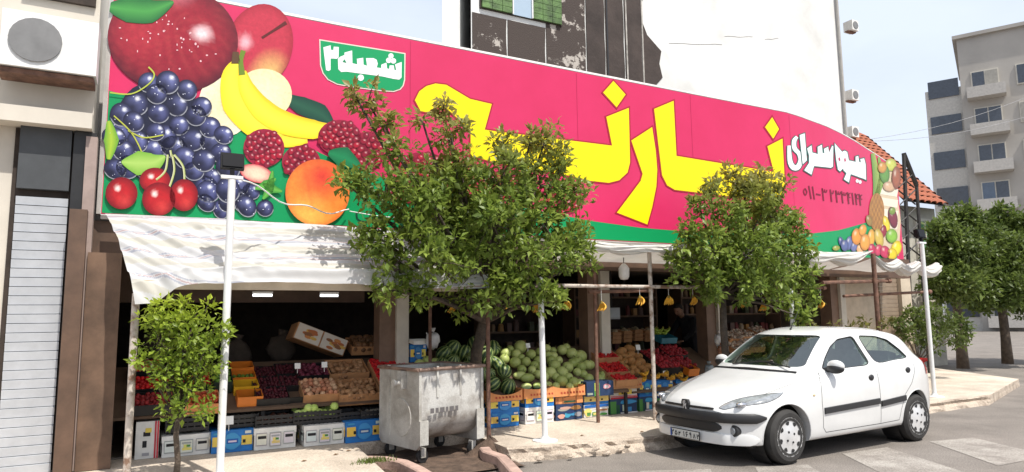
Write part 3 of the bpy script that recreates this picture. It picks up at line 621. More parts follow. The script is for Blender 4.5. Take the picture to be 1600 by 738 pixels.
roof = part('roof', MB().add([(e0u, -HW - .1, ez), (e0u + 2.35, -HW - .1, ez), (e0u + 2.35 + rowsn * .21, -HW - .1 + rowsn * TL * math.cos(sl), ez + rowsn * TL * math.sin(sl)), (e0u + rowsn * .21, -HW - .1 + rowsn * TL * math.cos(sl), ez + rowsn * TL * math.sin(sl))], [(0, 1, 2, 3)]), M_dark, rh)
t0 = tb.build('roof_tile', M_rt, roof, smooth=1); first = True
for i in range(rowsn):
    for j in range(7):
        o = t0 if first else t0.copy()
        if not first: C.objects.link(o)
        first = False
        o.location = (e0u + .15 + i * .21 + j * LW, -HW - .16 + i * TL * math.cos(sl), ez + .03 + i * TL * math.sin(sl)); o.rotation_euler = (sl, 0, 0)
for k, (pa, pb) in enumerate(((1432, 1450), (1462, 1485))):
    q0, q1 = onw(pa, 370, HW - .4)[0], onw(pb, 370, HW - .4)[0]
    f_ = part('window_frame', bx(q0 - .08, q1 + .08, HW - .33, HW - .42, 1.9, ez - .35), M_column, rh)
    part('pane', bx(q0, q1, HW - .30, HW - .36, 2.0, ez - .45), mat('green_glass', (.13, .30, .14), .15, var=.2), f_)
    for z in (2.6, 3.3): part('glazing_bar', bx(q0, q1, HW - .28, HW - .34, z, z + .05), M_column, f_)
    part('glazing_bar', bx((q0 + q1) / 2 - .025, (q0 + q1) / 2 + .025, HW - .275, HW - .335, 2.0, ez - .45), M_column, f_)
# black steel lattice standing between sign and house
la = thing('steel_lattice', 'dark steel lattice frame standing between the sign and the red roof', 'frame', 0, 0, 0)
A0 = onw(1412, 400, -1.6); A1 = onw(1412, 240, -1.6); B0 = onw(1437, 400, -1.6); B1 = onw(1432, 290, -1.6)
def st(p): return (p[0], -p[1], p[2])
M_steel = mat('dark_steel', (.03, .026, .024), .6, var=.3)
part('post', MB().tube([(A0[0], 1.6, .15), st(A1)], .05, 6), M_steel, la); part('post', MB().tube([(B0[0], 1.6, .15), st(B1)], .045, 6), M_steel, la)
part('top_brace', MB().tube([st(A1), st(B1)], .06, 6), M_steel, la)
for k in range(6):
    za_, zb_ = 2.6 + k * .42, 2.6 + (k + 1) * .42; xa, xb = A0[0], B0[0]
    part('brace', MB().tube([(xa, 1.6, za_ + .25), (xb, 1.6, za_ - .05)], .02, 5), M_steel, la)
    part('brace', MB().tube([(xa, 1.58, za_ - .1), (xb, 1.58, za_ + .3)], .016, 5), M_steel, la)

# apartment block far right
ab = thing('apartment_block', 'distant grey apartment block with rows of windows and balconies, far right', 'building', 0, 0, 0)
def pt(px, py, dist):
    a = ray(px, py); return EYEP + a * (dist / a.y)
D_ = 55
L0, L1, T0 = pt(1535, 500, D_), pt(1720, 500, D_), pt(1560, 62, D_)
ab.location = (L0.x, D_, 0); ab.rotation_euler = (0, 0, -.62)
Wd = L1.x - L0.x + 6; Hh = T0.z
M_apt = mat('grey_beige_render', (.44, .41, .37), .9, var=.1, scale=.3)
b = MB(); b.box((Wd / 2, 6, Hh / 2), (Wd, 12, Hh)); part('wall', b, M_apt, ab)
b = MB(); b.box((.6, 4, Hh * .42), (2.6, 7, Hh * .84)); b.v = [(x - 1.9, y, z) for x, y, z in b.v]; part('wing', b, mat('pale_render', (.56, .53, .48), .9), ab)
M_win = mat('dark_window', (.05, .06, .08), .12, var=.2, spec=.8); fl = int(Hh / 3.1)
for k in range(fl):
    for j in range(5):
        f_ = part('window_frame', MB().box((1.7 + j * 3.0, -.03, 1.9 + k * 3.1), (1.9, .12, 1.7)), M_column, ab)
        for s in (-.45, .45): part('pane', MB().box((1.7 + j * 3.0 + s, -.10, 1.9 + k * 3.1), (.82, .05, 1.5)), random.choice((M_win, M_win, mat('curtained_window', (.34, .32, .28), .5), mat('blue_window', (.12, .16, .22), .1))), f_)
        if j % 2 == 0: part('balcony', MB().box((1.7 + j * 3.0, -.6, .75 + k * 3.1), (2.6, 1.15, .9)), mat('balcony_panel', (.5, .47, .43), .8), ab)
    for q in (-1.8, -.7): part('window', MB().box((q, .46, 1.9 + k * 3.1), (1.1, .1, 1.5)), M_win, ab)
part('roof_slab', MB().box((Wd / 2, 6, Hh + .15), (Wd + .6, 12.6, .3)), M_apt, ab)
part('stair_tower', MB().box((Wd / 2, 6, Hh + 1.5), (5, 5, 2.4)), M_apt, ab)

# neighbouring building at the left edge
nb = thing('neighbour_building', 'cream neighbouring building at the left edge with grey roller shutter', 'building', 0, 0, 0)
M_cream = mat('cream_render', (.62, .57, .49), .9, var=.08, scale=1.5)
e = -4.62
part('wall', bx(e - 6, e, -.05, -6, .15, 6.4), M_cream, nb)
sx0, sx1 = onw(15, 450, 0)[0], onw(98, 450, 0)[0]
part('dark_opening', bx(sx0 - .05, -4.68, -.02, -.08, .16, 3.55), M_dark, nb)
M_gsh = mat('grey_shutter', (.50, .52, .55), .5, var=.08)
zt_ = onw(60, 300, 0)[2]
sh_top = zt_
for k in range(int((sh_top - .16) / .09)): part('shutter_slat', MB().box(((sx0 + sx1) / 2, -.02, .2 + k * .09), (sx1 - sx0, .03, .082), rotM('X', .15)), M_gsh, nb)
part('shutter_box', bx(sx0, sx1, .06, -.03, sh_top + .02, sh_top + .85), mat('dark_grey_panel', (.06, .065, .07), .6), nb)
xx = onw(120, 450, 0)[0]; part('dark_pier', bx(sx1 + .02, xx + .1, .08, -.02, .16, 3.55), M_black, nb)
part('pink_pier', bx(xx + .11, -4.66, .12, -.02, .16, 3.5), mat('pinkish_stone', (.34, .26, .23), .8), nb)
part('cornice', bx(e - 6.1, e + .01, .22, -.04, 3.56, 3.72), M_cream, nb)
for z in (4.4,): part('band', bx(e - 6.1, e + .005, .06, -.04, 5.9, 6.1), M_beige, nb)
u, w, z = onw(78, 75, .2)
ac = thing('air_conditioner', 'white air conditioner on the cream wall at the left edge, above the shutter', 'air conditioner', u, .02, z)
part('case', bx(-.38, .42, .34, .03, -.28, .28), M_white, ac); part('fan_grille', MB().lathe([(.22, -.345), (.22, -.36), (.03, -.365), (0, -.365)], 22, 'Y', (-.1, 0, 0)), mat('grey_grille', (.2, .2, .2), .5), ac); part('bracket', bx(-.4, .4, .3, -.0, -.34, -.29), M_rust, ac)
part('window', bx(-4.95 - .35, -4.66, -.0, -.06, 4.95, 5.7), M_dark, nb)

# ------------------------------------------------------------------ tarpaulins
def tarp_mat():
    m = bpy.data.materials.new('striped_tarpaulin'); m.use_nodes = True; nt = m.node_tree; l = nt.links.new; b = nt.nodes['Principled BSDF']
    b.inputs['Roughness'].default_value = .45
    at = nt.nodes.new('ShaderNodeAttribute'); at.attribute_name = 'col'
    l(at.outputs['Color'], b.inputs['Base Color'])
    tr = nt.nodes.new('ShaderNodeBsdfTranslucent'); mx = nt.nodes.new('ShaderNodeMixShader'); mx.inputs[0].default_value = .42
    l(at.outputs['Color'], tr.inputs[0]); l(b.outputs[0], mx.inputs[1]); l(tr.outputs[0], mx.inputs[2]); l(mx.outputs[0], nt.nodes['Material Output'].inputs[0])
    return m
M_tarp = tarp_mat()
def lerp(a, b, t): return a + (b - a) * t
def sm(a, b, x): t = max(0, min(1, (x - a) / (b - a))); return t * t * (3 - 2 * t)
WT = (.74, .74, .74); ST_B = (.46, .48, .56); ST_R = (.52, .33, .34); ST_Y = (.67, .65, .58)
nu_, nv_ = 300, 130; P = []; cols = []
ul, ur_ = -4.46, -.55
for j in range(nv_ + 1):
    v = j / nv_; row = []
    for i in range(nu_ + 1):
        t = i / nu_; u = lerp(ul, ur_, t)
        end = 1 - sm(0, .22, t)                                  # gathered, tied corner at the left
        wv = lerp(.055, 1.12, v); z = lerp(2.715, 2.04, v ** 1.2) - .045 * math.sin(math.pi * v)
        if v > .88: wv = 1.12 + .03 * (v - .88) / .12; z -= (v - .88) * .75
        z += end * (-.20 * v ** 2.5); u2 = u + end * .16 * v + .34 * end * v * (1 - t) * .5
        # tension folds running from the top edge down to the tied corner, then long soft ones
        q1 = t * 3.1 + v * 1.0
        fan = sm(.03, .25, v) * (1 - sm(.10, .62, t)) * (1 - .75 * sm(.8, 1, v))
        ph = t * 3.2 - v * 1.15; fd = fan * (.015 * math.sin(ph * 25 + 1.5 * math.sin(v * 4)) + .008 * math.sin(ph * 47 + 2) + .016 * math.sin(ph * 11 + 1))
        fd += (.026 * math.sin(v * 19 + .6 * math.sin(u * 1.1 + 1)) * (1 - v) + .011 * math.sin(v * 47 - u * 1.3 + math.sin(u * 3.1)) + .006 * math.sin(v * 83 + u * 2.2)) * sm(.08, .4, t) * (1 - .5 * sm(.85, 1, v))
        fd += .016 * math.sin(t * 5 + v * 6) + .012 * math.sin(u * 2.3 + .8) * v + .006 * math.sin(u * 7.9 + 2 * math.sin(u * 3)) * v
        row.append((u2, -(wv + fd * .8), z + fd * .7))
        q = (v + .05 * math.sin(u * .9 + .6) - .10 * end + .35 * end * v) * 3.1 + .12; fr = q - math.floor(q)
        c = WT
        if .08 < fr < .115 or .20 < fr < .245: c = ST_B
        elif .15 < fr < .175: c = ST_R
        elif .46 < fr < .74: c = ST_Y
        cols.append(c)
    P.append(row)
b = MB(); b.grid(P, cols); tp = FR(b.build('striped_tarpaulin', M_tarp, smooth=1)); tag(tp, 'white striped tarpaulin hung as an awning under the sign\'s left end', 'tarpaulin')
# second cloth over the right bays
M_cloth = mat('white_cloth', (.72, .70, .66), .8, var=.08, scale=3, trans=.25)
def cloth(ua_, ub_, label, zf0, zf1, sag):
    P = []; n, m = 170, 46
    for j in range(m + 1):
        v = j / m; row = []
        for i in range(n + 1):
            t = i / n; u = lerp(ua_, ub_, t); zf = lerp(zf0, zf1, t) - sag * abs(math.sin(math.pi * t * 3)) 
            if v < .45:                                        # sheet from the shop front out to the rail
                q = v / .45; w = lerp(-.06, .80, q); z = lerp(2.40, zf, q) - .05 * math.sin(math.pi * q) * (1 + .6 * math.sin(u * 5))
            else:                                              # thick swags of bunched cloth over the rail
                q = (v - .45) / .55; a = q * 4.9; r = .085 + .035 * math.sin(u * 2.3 + 1) + .028 * math.sin(u * 5.1)
                w = .80 + r * math.sin(a) * 1.0; z = zf + .01 - r * (1 - math.cos(a)) * .9 + .04 * q * math.sin(u * 7 + q * 6)
                w += .014 * math.sin(q * 40 + u * 6); z += .010 * math.sin(q * 31 - u * 5)
            row.append((u, -w, z))
        P.append(row)
    b = MB(); b.grid(P); o = FR(b.build('awning_cloth', M_cloth, smooth=1)); return tag(o, label, 'awning')
cloth(.85, 7.05, 'plain white awning cloth bunched over the rail behind the two right trees', 2.60, 2.66, .06)
cloth(7.12, 8.9, 'short white awning cloth at the far right, right of the rusty post', 2.56, 2.50, .10)
# beige beam under the striped tarpaulin
bm0 = thing('awning_beam', 'beige timber beam along the lower edge of the striped tarpaulin', 'beam', 0, 0, 0)
part('beam', bx(-4.1, -.85, .98, .90, 1.90, 1.985), M_beige, bm0)
part('bracket', bx(-2.0, -1.95, .9, -.1, 1.95, 1.99), M_rust, bm0)

# ------------------------------------------------------------------ poles and scaffold
M_pole = mat('white_pole_paint', (.76, .76, .75), .45, var=.08, scale=5)
M_lampb = mat('lamp_black', (.008, .008, .009), .6, spec=.2)
def white_pole(u, ztop, lamp, label, w=1.14, lean=0.):
    t = thing('white_pole', label, 'pole', u, w, .15, group='white poles along the kerb')
    part('shaft', MB().tube([(0, 0, 0), (lean, 0, ztop - .15)], .035, 14), M_pole, t, smooth=40)
    part('base_plate', MB().lathe([(0, .0), (.15, .0), (.15, .012), (.06, .02), (.036, .06)], 18, 'Z'), M_pole, t)
    part('cap', MB().lathe([(.037, ztop - .16), (.04, ztop - .15), (0, ztop - .13)], 14, 'Z', (lean, 0, 0)), M_pole, t)
    if lamp:
        part('cross_arm', MB().box((lean, 0, ztop - .14), (.20, .05, .03)), M_pole, t)
        l = part('floodlight', MB().box((lean, .02, ztop + .02), (.215, .06, .16), rotM('X', -.2)), M_lampb, t)
        part('lens', MB().box((lean, -.014, ztop + .025), (.185, .012, .125), rotM('X', -.2)), mat('lamp_glass', (.01, .01, .012), .3, spec=.2), l)
        part('cooling_fin', MB().box((lean, .06, ztop + .03), (.19, .03, .13)), M_lampb, l)
        part('hinge', MB().box((lean, 0, ztop - .09), (.04, .04, .07)), M_lampb, l)
    return t
white_pole(onw(345, 700, 1.14)[0], 2.98, True, 'white pole with black floodlight beside the small left tree', lean=.01)
white_pole(onz(855, 690, .15)[0], 2.06, False, 'white pole in front of the green melons', lean=-.03)
white_pole(onw(1238, 500, 1.14)[0], 1.95, False, 'white pole rising behind the white car\'s roof')
white_pole(onw(1446, 450, 1.14)[0], 2.80, True, 'white pole with small black floodlight right of the white car')
def post(u, w, z1, m, label, r=.028, lean=0., z0=.15):
    t = tag(FR(MB().tube([(0, 0, 0), (lean * .5, 0, (z1 - z0) * .5), (lean, 0, z1 - z0)], [r, r * .97, r], 9).build('scaffold_post', m, smooth=40), u, w, z0), label, 'post'); return t
lp = onz(198, 742, .15)
post(onw(200, 700, .95)[0], .95, 1.86, M_rustpale, 'weathered pale post at the far left holding the tarpaulin\'s tied corner', .034, -.0)
post(onw(763, 600, .82)[0], .82, 2.3, M_rust, 'dark rusty post just right of the bin', .026)
post(onw(931, 520, .35)[0], .35, 2.4, M_rust, 'rusty post in front of the cream column beside the tomatoes', .026)
post(onw(1019, 520, .60)[0], .60, 2.58, M_rustpale, 'rust streaked post in front of the brown melons', .03)
post(onw(1368, 450, .80)[0], .80, 2.62, M_rust, 'rusty post where the two right awning cloths meet', .04)
post(onw(672, 520, -.1)[0], -.1, 2.27, M_rust, 'thin dark post left of the big tree\'s trunk', .022)
def rail(p, q, r, label, m=None):
    b = MB(); b.tube([Vector((p[0], -p[1], p[2])), Vector((q[0], -q[1], q[2]))], r, 9); b.tube([Vector((q[0] - .04, -q[1], q[2])), Vector((q[0] + .04, -q[1], q[2]))], r * 1.5, 9)
    return tag(FR(b.build('scaffold_rail', m or M_rust, smooth=40)), label, 'rail')
rail((.35, .63, 2.0), (3.35, .63, 2.0), .024, 'long pale rusty rail the banana bunches hang from', M_rustpale)
rail((1.35, .40, 1.93), (2.30, .56, 1.95), .024, 'short rusty rail clamped to the rust streaked post')
rail((3.4, .60, 2.02), (6.0, .60, 2.02), .02, 'rusty rail behind the second tree')
r0, r1 = onw(1285, 442, .75), onw(1388, 439, .75); rail((r0[0], .75, r0[2]), (r1[0], .75, r1[2]), .03, 'rusty rail under the right awning cloth')
r0, r1 = onw(1318, 463, .5), onw(1452, 456, .5); rail((r0[0], .5, r0[2]), (r1[0], .5, r1[2]), .026, 'lower rusty rail at the far right above the car')
# cables
def cable(pts, r, label, m=M_white): 
    return tag(MB().tube([F(*p) for p in pts], r, 5).build('cable', m), label, 'cable')
pa, pb = onw(378, 282, 1.1), onw(545, 331, .06)
pts = [(lerp(pa[0], pb[0], t), lerp(1.1, .06, t), lerp(pa[2], pb[2], t) - .10 * math.sin(math.pi * t) + .03 * math.sin(t * 14)) for t in [k / 16 for k in range(17)]]
cable(pts, .008, 'white cable drooping from the floodlight to the sign')
cable([(lerp(pb[0], .9, t), .10, lerp(pb[2], 2.82, t) - .03 * math.sin(9 * t)) for t in [k / 12 for k in range(13)]], .006, 'white cable running along the sign\'s lower edge behind the big tree')
for k, (y0, y1) in enumerate(((262, 148), (222, 182))):
    a, c = pt(1330, y0 - (0 if k else 40), 40), pt(1640, y1 - 10, 40)
    tag(MB().tube([a + (c - a) * t - Vector((0, 0, .5 * math.sin(math.pi * t))) for t in [q / 10 for q in range(11)]], .012, 4).build('cable', mat('grey_cable', (.35, .35, .36), .6)), ('upper' if k == 0 else 'lower') + ' thin overhead wire crossing the sky right of the sign', 'cable')
# ------------------------------------------------------------------ goods
GC = {'y': (.85, .58, .10), 'w': (.72, .72, .70), 'b': (.015, .12, .40), 'lb': (.06, .30, .55), 'k': (.012, .012, .014), 'r': (.55, .03, .05), 'g': (.08, .28, .06), 'ly': (.78, .62, .18), 'dg': (.02, .10, .05), 'o': (.70, .28, .06), 'n': (.02, .05, .16), 'br': (.35, .15, .06), 'gy': (.35, .35, .34), 'pk': (.6, .3, .3)}
PR = {
 'banana': ('blue', [(.02, .26, .30, .74, 'y'), (.72, .98, .30, .74, 'y'), (.30, .70, .12, .90, 'lb'), (.36, .64, .40, .62, 'b'), (.40, .60, .46, .54, 'w'), (.20, .27, .40, .55, 'k'), (.75, .82, .40, .55, 'k'), (.04, .22, .84, .93, 'lb'), (.80, .95, .82, .95, 'w')]),
 'white': ('wcart', [(.04, .30, .20, .80, 'gy'), (.05, .29, .24, .76, 'w'), (.08, .28, .52, .66, 'k'), (.70, .96, .20, .80, 'gy'), (.71, .95, .24, .76, 'w'), (.74, .93, .52, .66, 'k'), (.36, .64, .14, .80, 'gy'), (.38, .62, .18, .74, 'w'), (.41, .61, .28, .40, 'ly'), (.44, .52, .40, .56, 'ly'), (.50, .58, .44, .54, 'g'), (.40, .60, .60, .68, 'gy')]),
 'redwhite': ('wcart', [(.30, .48, .30, .48, 'k'), (.32, .62, .60, .72, 'k'), (.40, .66, .70, .82, 'y'), (.80, .87, .0, 1., 'r'), (.91, .98, .0, 1., 'r'), (.30, .60, .08, .16, 'gy')]),
 'orange': ('cardo', [(.02, .10, .02, .98, 'br'), (.24, .27, .02, .98, 'br'), (.74, .77, .02, .98, 'br'), (.30, .36, .50, .62, 'k'), (.66, .72, .55, .66, 'k'), (.28, .72, .10, .22, 'dg'), (.40, .46, .62, .80, 'o')]),
 'darkmix': ('navy', [(.06, .48, .56, .74, 'gy'), (.12, .60, .66, .84, 'pk'), (.30, .54, .14, .48, 'lb'), (.50, .80, .24, .52, 'lb'), (.56, .96, .60, .88, 'br'), (.70, .97, .16, .46, 'gy'), (.05, .32, .10, .40, 'pk'), (.34, .72, .40, .56, 'n')]),
 'yellowgreen': ('wcart', [(.0, .30, .05, .72, 'ly'), (.10, .26, .12, .40, 'g'), (.32, .52, .10, .40, 'g'), (.36, .60, .16, .34, 'ly'), (.62, .96, .08, .30, 'g'), (.0, 1., .78, 1., 'b'), (.50, .95, .46, .60, 'br')]),
 'yellowband': ('blue', [(.0, 1., .22, .70, 'ly'), (.42, .58, .52, .72, 'k'), (.22, .30, .30, .42, 'k'), (.68, .76, .30, .42, 'k'), (.1, .9, .80, .92, 'lb')]),
 'whitebanana': ('wcart', [(.30, .80, .25, .55, 'y'), (.55, .74, .40, .85, 'ly'), (.40, .46, .30, .40, 'k'), (.78, .84, .30, .40, 'k'), (.0, 1., .0, .10, 'r'), (.0, 1., .14, .18, 'r'), (.06, .25, .70, .80, 'r')]),
 'navy': ('navy', [(.0, .22, .0, .85, 'g'), (.24, .34, .0, .6, 'dg'), (.34, .95, .62, .92, 'lb'), (.44, .62, .15, .60, 'w'), (.60, .78, .10, .42, 'lb'), (.36, 1., .0, .08, 'w')]),
 'greenblack': ('navy', [(.28, .48, .0, .9, 'g'), (.30, .38, .35, .9, 'ly'), (.60, .88, .45, .80, 'pk'), (.66, .80, .52, .70, 'w'), (.02, .22, .1, .25, 'gy')]),
}
M_navy = mat('navy_carton', (.02, .05, .13), .55, var=.2)
CM = {'blue': M_blue, 'wcart': M_wcart, 'cardo': M_cardo, 'navy': M_navy, 'card': M_card}
def prints(kind, wd, h, dp):
    b = MB()
    for k, (x0, x1, z0, z1, c) in enumerate(PR[kind][1]):
        y = -.0025 - .0012 * k; n = 6
        # shapes with worn, uneven outlines
        p = []
        rect = c in 'ybrwgy' or kind in ('banana', 'white', 'redwhite')
        if (x1 - x0) > .24 and not (x1 - x0) > .9 and c in ('lb', 'ly', 'g', 'pk', 'r') or kind in ('darkmix',):
            cx, cz, rx, rz = (x0 + x1) / 2, (z0 + z1) / 2, (x1 - x0) / 2, (z1 - z0) / 2
            p = [(cx + rx * math.cos(a) * (1 + .15 * math.sin(a * 3 + k)), cz + rz * math.sin(a)) for a in [2 * math.pi * q / 14 for q in range(14)]]
        else: p = [(x0, z0), (x1, z0), (x1, z1), (x0, z1)]
        m = len(p); col = tuple(v * random.uniform(.85, 1.1) for v in GC[c])
        b.add([(x * wd - wd / 2, y, z * h) for x, z in p], [tuple(range(m))], col)
        if x0 <= .8: b.add([(-wd / 2 + y, x * dp, z * h) for x, z in p], [tuple(range(m))[::-1]], col)
    return b
def carton(px0, py0, px1, py1, w, kind, label, floor=False, lid=None, z0=None, dp=None, group=None):
    (ua_, _, zt), (ub_, _, zb) = onw(px0, py0, w), onw(px1, py1, w)
    zb = onw((px0 + px1) / 2, py1, w)[2]; zt = onw((px0 + px1) / 2, py0, w)[2]
    if floor: zt -= min(.02, zb - .153); zb = .153
    if z0 is not None: zt += z0 - zb; zb = z0
    wd, h = ub_ - ua_ - .012, zt - zb; dp = dp or min(.5, wd * 1.1)
    t = thing('carton', label, 'box', (ua_ + ub_) / 2, w, zb + .001, group=group, rot=random.uniform(-.035, .035))
    m = CM[PR[kind][0]]
    part('body', MB().box((0, dp / 2, h / 2), (wd, dp, h)), m, t)
    hl = lid if lid is not None else (.0 if kind in ('darkmix', 'orange') else .42)
    if hl:
        l = part('lid', MB().box((0, dp / 2, h - h * hl / 2 + .003), (wd + .012, dp + .012, h * hl)), m, t)
    pb_ = prints(kind, wd, h, dp)
    if hl: pb_.v = [(x - (.006 if x < -wd / 2 - .001 else 0), y - (.006 if y < -.001 else 0), z) for x, y, z in pb_.v]
    part('printed_label', pb_, M_col, t, fix=False)['kind'] = 'stuff'
    return zt
# left bay, floor row
wl = lambda px: lerp(-.22, .08, (px - 210) / 380)
carton(212, 660, 248, 718, wl(230), 'redwhite', 'upright white box with two red stripes at the left end', True, lid=0, dp=.3)
carton(253, 684, 328, 716, wl(290), 'white', 'white fruit box on the pavement right behind the small tree', True, lid=.3)
carton(330, 677, 395, 711, wl(362), 'banana', 'blue banana box behind the floodlight pole', True)
carton(397, 673, 462, 706, wl(430), 'white', 'white fruit box between the pole and the cabbage crates', True, lid=.3)
carton(475, 668, 538, 699, wl(506), 'white', 'white fruit box directly under the cabbage crates', True, lid=.3)
carton(540, 660, 598, 693, wl(570), 'banana', 'blue banana box next to the bin\'s left edge', True)
# right bays, floor stacks
def stack(px0, px1, rows, w):
    z = .153
    for k, (y0, y1, kind, label) in enumerate(rows):
        z = carton(px0, y0, px1, y1, w, kind, label, floor=(k == 0), z0=None if k == 0 else z + .004)
stack(765, 812, [(648, 671, 'banana', 'lower blue banana box just right of the bin'), (626, 648, 'banana', 'upper blue banana box just right of the bin')], .0)
stack(820, 866, [(643, 668, 'white', 'white box under a blue box behind the white pole'), (621, 643, 'banana', 'blue banana box on a white box behind the white pole')], -.02)
stack(868, 911, [(638, 663, 'darkmix', 'dark box with pink and blue print under an orange box'), (618, 638, 'orange', 'orange box on the dark printed box')], -.06)
stack(912, 951, [(639, 658, 'yellowgreen', 'white box with yellow and green fruit print at the bottom of its stack'), (619, 639, 'yellowband', 'blue box with broad yellow band on the fruit print box')], -.10)
stack(953, 996, [(632, 655, 'navy', 'navy and green box under the white banana box'), (608, 632, 'whitebanana', 'white box printed with yellow bananas and red stripes')], -.15)
stack(998, 1024, [(629, 651, 'navy', 'navy box left of the rust streaked post'), (605, 629, 'banana', 'blue and yellow box on top of the navy box by the rust streaked post')], -.18)
stack(1026, 1052, [(628, 648, 'navy', 'navy box right of the rust streaked post, half behind the car'), (604, 628, 'banana', 'blue box right of the rust streaked post below the bananas')], -.2)
stack(1056, 1085, [(622, 644, 'navy', 'navy box behind the car bonnet'), (602, 622, 'yellowband', 'blue box with yellow band behind the car bonnet')], -.25)
# tilted display stands
def stand(ua_, ub_, wf, zf, wbk, zbk, label):
    t = thing('display_stand', label, 'stand', 0, 0, 0)
    b = MB(); b.add([(ua_, -wf, zf), (ub_, -wf, zf), (ub_, -wbk, zbk), (ua_, -wbk, zbk), (ua_, -wf, zf - .03), (ub_, -wf, zf - .03), (ub_, -wbk, zbk - .03), (ua_, -wbk, zbk - .03)], [(0, 1, 2, 3), (7, 6, 5, 4), (0, 4, 5, 1), (2, 6, 7, 3), (0, 3, 7, 4), (1, 5, 6, 2)])
    part('sloping_top', b, M_shelf, t)
    n = max(2, int((ub_ - ua_) / 1.2) + 1)
    for k in range(n):
        u = lerp(ua_ + .03, ub_ - .03, k / (n - 1))
        part('leg', MB().box((u, -wf + .05, (.153 + zf - .04) / 2), (.04, .04, zf - .04 - .153)), M_steel, t); part('leg', MB().box((u, -wbk - .03, (.172 + zbk - .04) / 2), (.04, .04, zbk - .04 - .172)), M_steel, t)
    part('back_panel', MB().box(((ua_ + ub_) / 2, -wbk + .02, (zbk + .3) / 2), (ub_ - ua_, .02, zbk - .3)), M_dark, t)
    return t
stand(-4.35, -1.25, -.18, .60, -1.25, 1.06, 'dark sloping stand under the crates of the left bay')
stand(-.85, 2.35, -.06, .50, -1.15, 1.12, 'dark sloping stand under the melons of the middle bay')
stand(2.42, 4.6, -.14, .46, -1.15, 1.02, 'dark sloping stand under tomatoes and brown melons')
# open trays and crates
def tray(px, py, w, sx, sy, h, tilt, m, fruit, label, name='tray', slat=False, du=0, fh=.75, cat='crate', z=None):
    u, _, zc = onw(px, py, w); zc = zc if z is None else z
    t = thing(name, label, cat, u + du, w, zc - h * .5); t.rotation_euler = (tilt, 0, ANG)
    th = .008
    if slat:
        for nm, s in (('front_wall', -1), ('back_wall', 1)):
            b = MB()
            for k in range(3): b.box((0, s * (sy / 2), h * (k + .5) / 3), (sx, .012, h / 3 * .72))
            for k in range(7): b.box((-sx / 2 + sx * k / 6, s * (sy / 2), h / 2), (.014, .016, h))
            part(nm, b, m, t)
        for s in (-1, 1):
            b = MB()
            for k in range(3): b.box((s * sx / 2, 0, h * (k + .5) / 3), (.012, sy, h / 3 * .72))
            part('side_wall', b, m, t)
    else:
        part('front_wall', MB().box((0, -sy / 2, h / 2), (sx, th, h)), m, t); part('back_wall', MB().box((0, sy / 2, h / 2), (sx, th, h)), m, t)
        for s in (-1, 1): part('side_wall', MB().box((s * sx / 2, 0, h / 2), (th, sy - th, h)), m, t)
    part('bottom', MB().box((0, 0, .006), (sx - .01, sy - .01, .008)), m, t)
    if fruit:
        r, c1, c2, asp, nm = fruit; b = MB(); n = 0
        for lv in range(2):
            nx, ny = max(2, int(sx / (r * 1.9))), max(2, int(sy / (r * 1.9)))
            for i in range(nx):
                for j in range(ny):
                    x = -sx / 2 + r + (sx - 2 * r) * (i + .5 * (lv % 2) * .9) / max(1, nx - .5) + random.uniform(-r, r) * .25; y = -sy / 2 + r + (sy - 2 * r) * j / max(1, ny - 1) + random.uniform(-r, r) * .25
                    if lv and random.random() < .25: continue
                    zz = h * fh - r * .5 + lv * r * 1.0 + random.uniform(-.3, .3) * r
                    M = rotM('Z', random.uniform(0, 3)) @ rotM('Y', random.uniform(-.4, .4)); g = random.random(); dk = random.uniform(.75, 1.15)
                    b.ball((x, y, zz), (r * asp, r, r * .95), M, 8, 5, col=tuple(v * dk for v in mixc(c1, c2, g)))
        o = part(nm, b, M_col, t, smooth=1, fix=False); o['kind'] = 'stuff'
    return t
M_ocr = mat('orange_plastic', (.72, .20, .02), .4, var=.1); M_ycr = mat('yellow_plastic', (.80, .44, .02), .4, var=.1); M_gcr = mat('dark_green_plastic', (.015, .03, .02), .5)
TOM = (.026, (.62, .012, .012), (.45, .008, .01), 1, 'tomatoes'); DRK = (.02, (.10, .006, .015), (.05, .004, .01), 1, 'dark_fruit')
ON = (.034, (.62, .40, .24), (.45, .17, .09), 1.05, 'onions'); RON = (.032, (.20, .03, .06), (.10, .01, .03), 1.05, 'red_onions'); POT = (.036, (.46, .25, .12), (.34, .17, .08), 1.5, 'potatoes')
CHI = (.016, (.62, .01, .015), (.48, .006, .01), 1.6, 'red_peppers'); LIM = (.026, (.15, .30, .03), (.10, .2, .03), 1, 'limes'); CAB = (.052, (.52, .64, .20), (.40, .55, .12), 1.05, 'cabbages')
tray(228, 577, -.95, .36, .30, .12, .42, M_black, TOM, 'black crate of tomatoes at the far left, upper one')
tray(232, 604, -.58, .40, .30, .12, .42, M_black, TOM, 'black crate of tomatoes at the far left, middle one')
tray(240, 629, -.26, .40, .28, .12, .42, M_black, (.024, (.30, .02, .02), (.2, .01, .01), 1, 'dark_tomatoes'), 'black crate of darker tomatoes at the far left, lower one')
tray(300, 598, -.72, .40, .32, .12, .42, M_black, TOM, 'black crate of tomatoes behind the small tree\'s crown')
tray(312, 628, -.3, .38, .30, .12, .42, M_cardo, (.03, (.55, .12, .03), (.45, .05, .02), 1, 'peaches'), 'orange box of fruit behind the small tree\'s crown')
tray(346, 590, -.72, .2, .45, .14, .42, M_gcr, LIM, 'dark green crate of limes left of the orange crates')
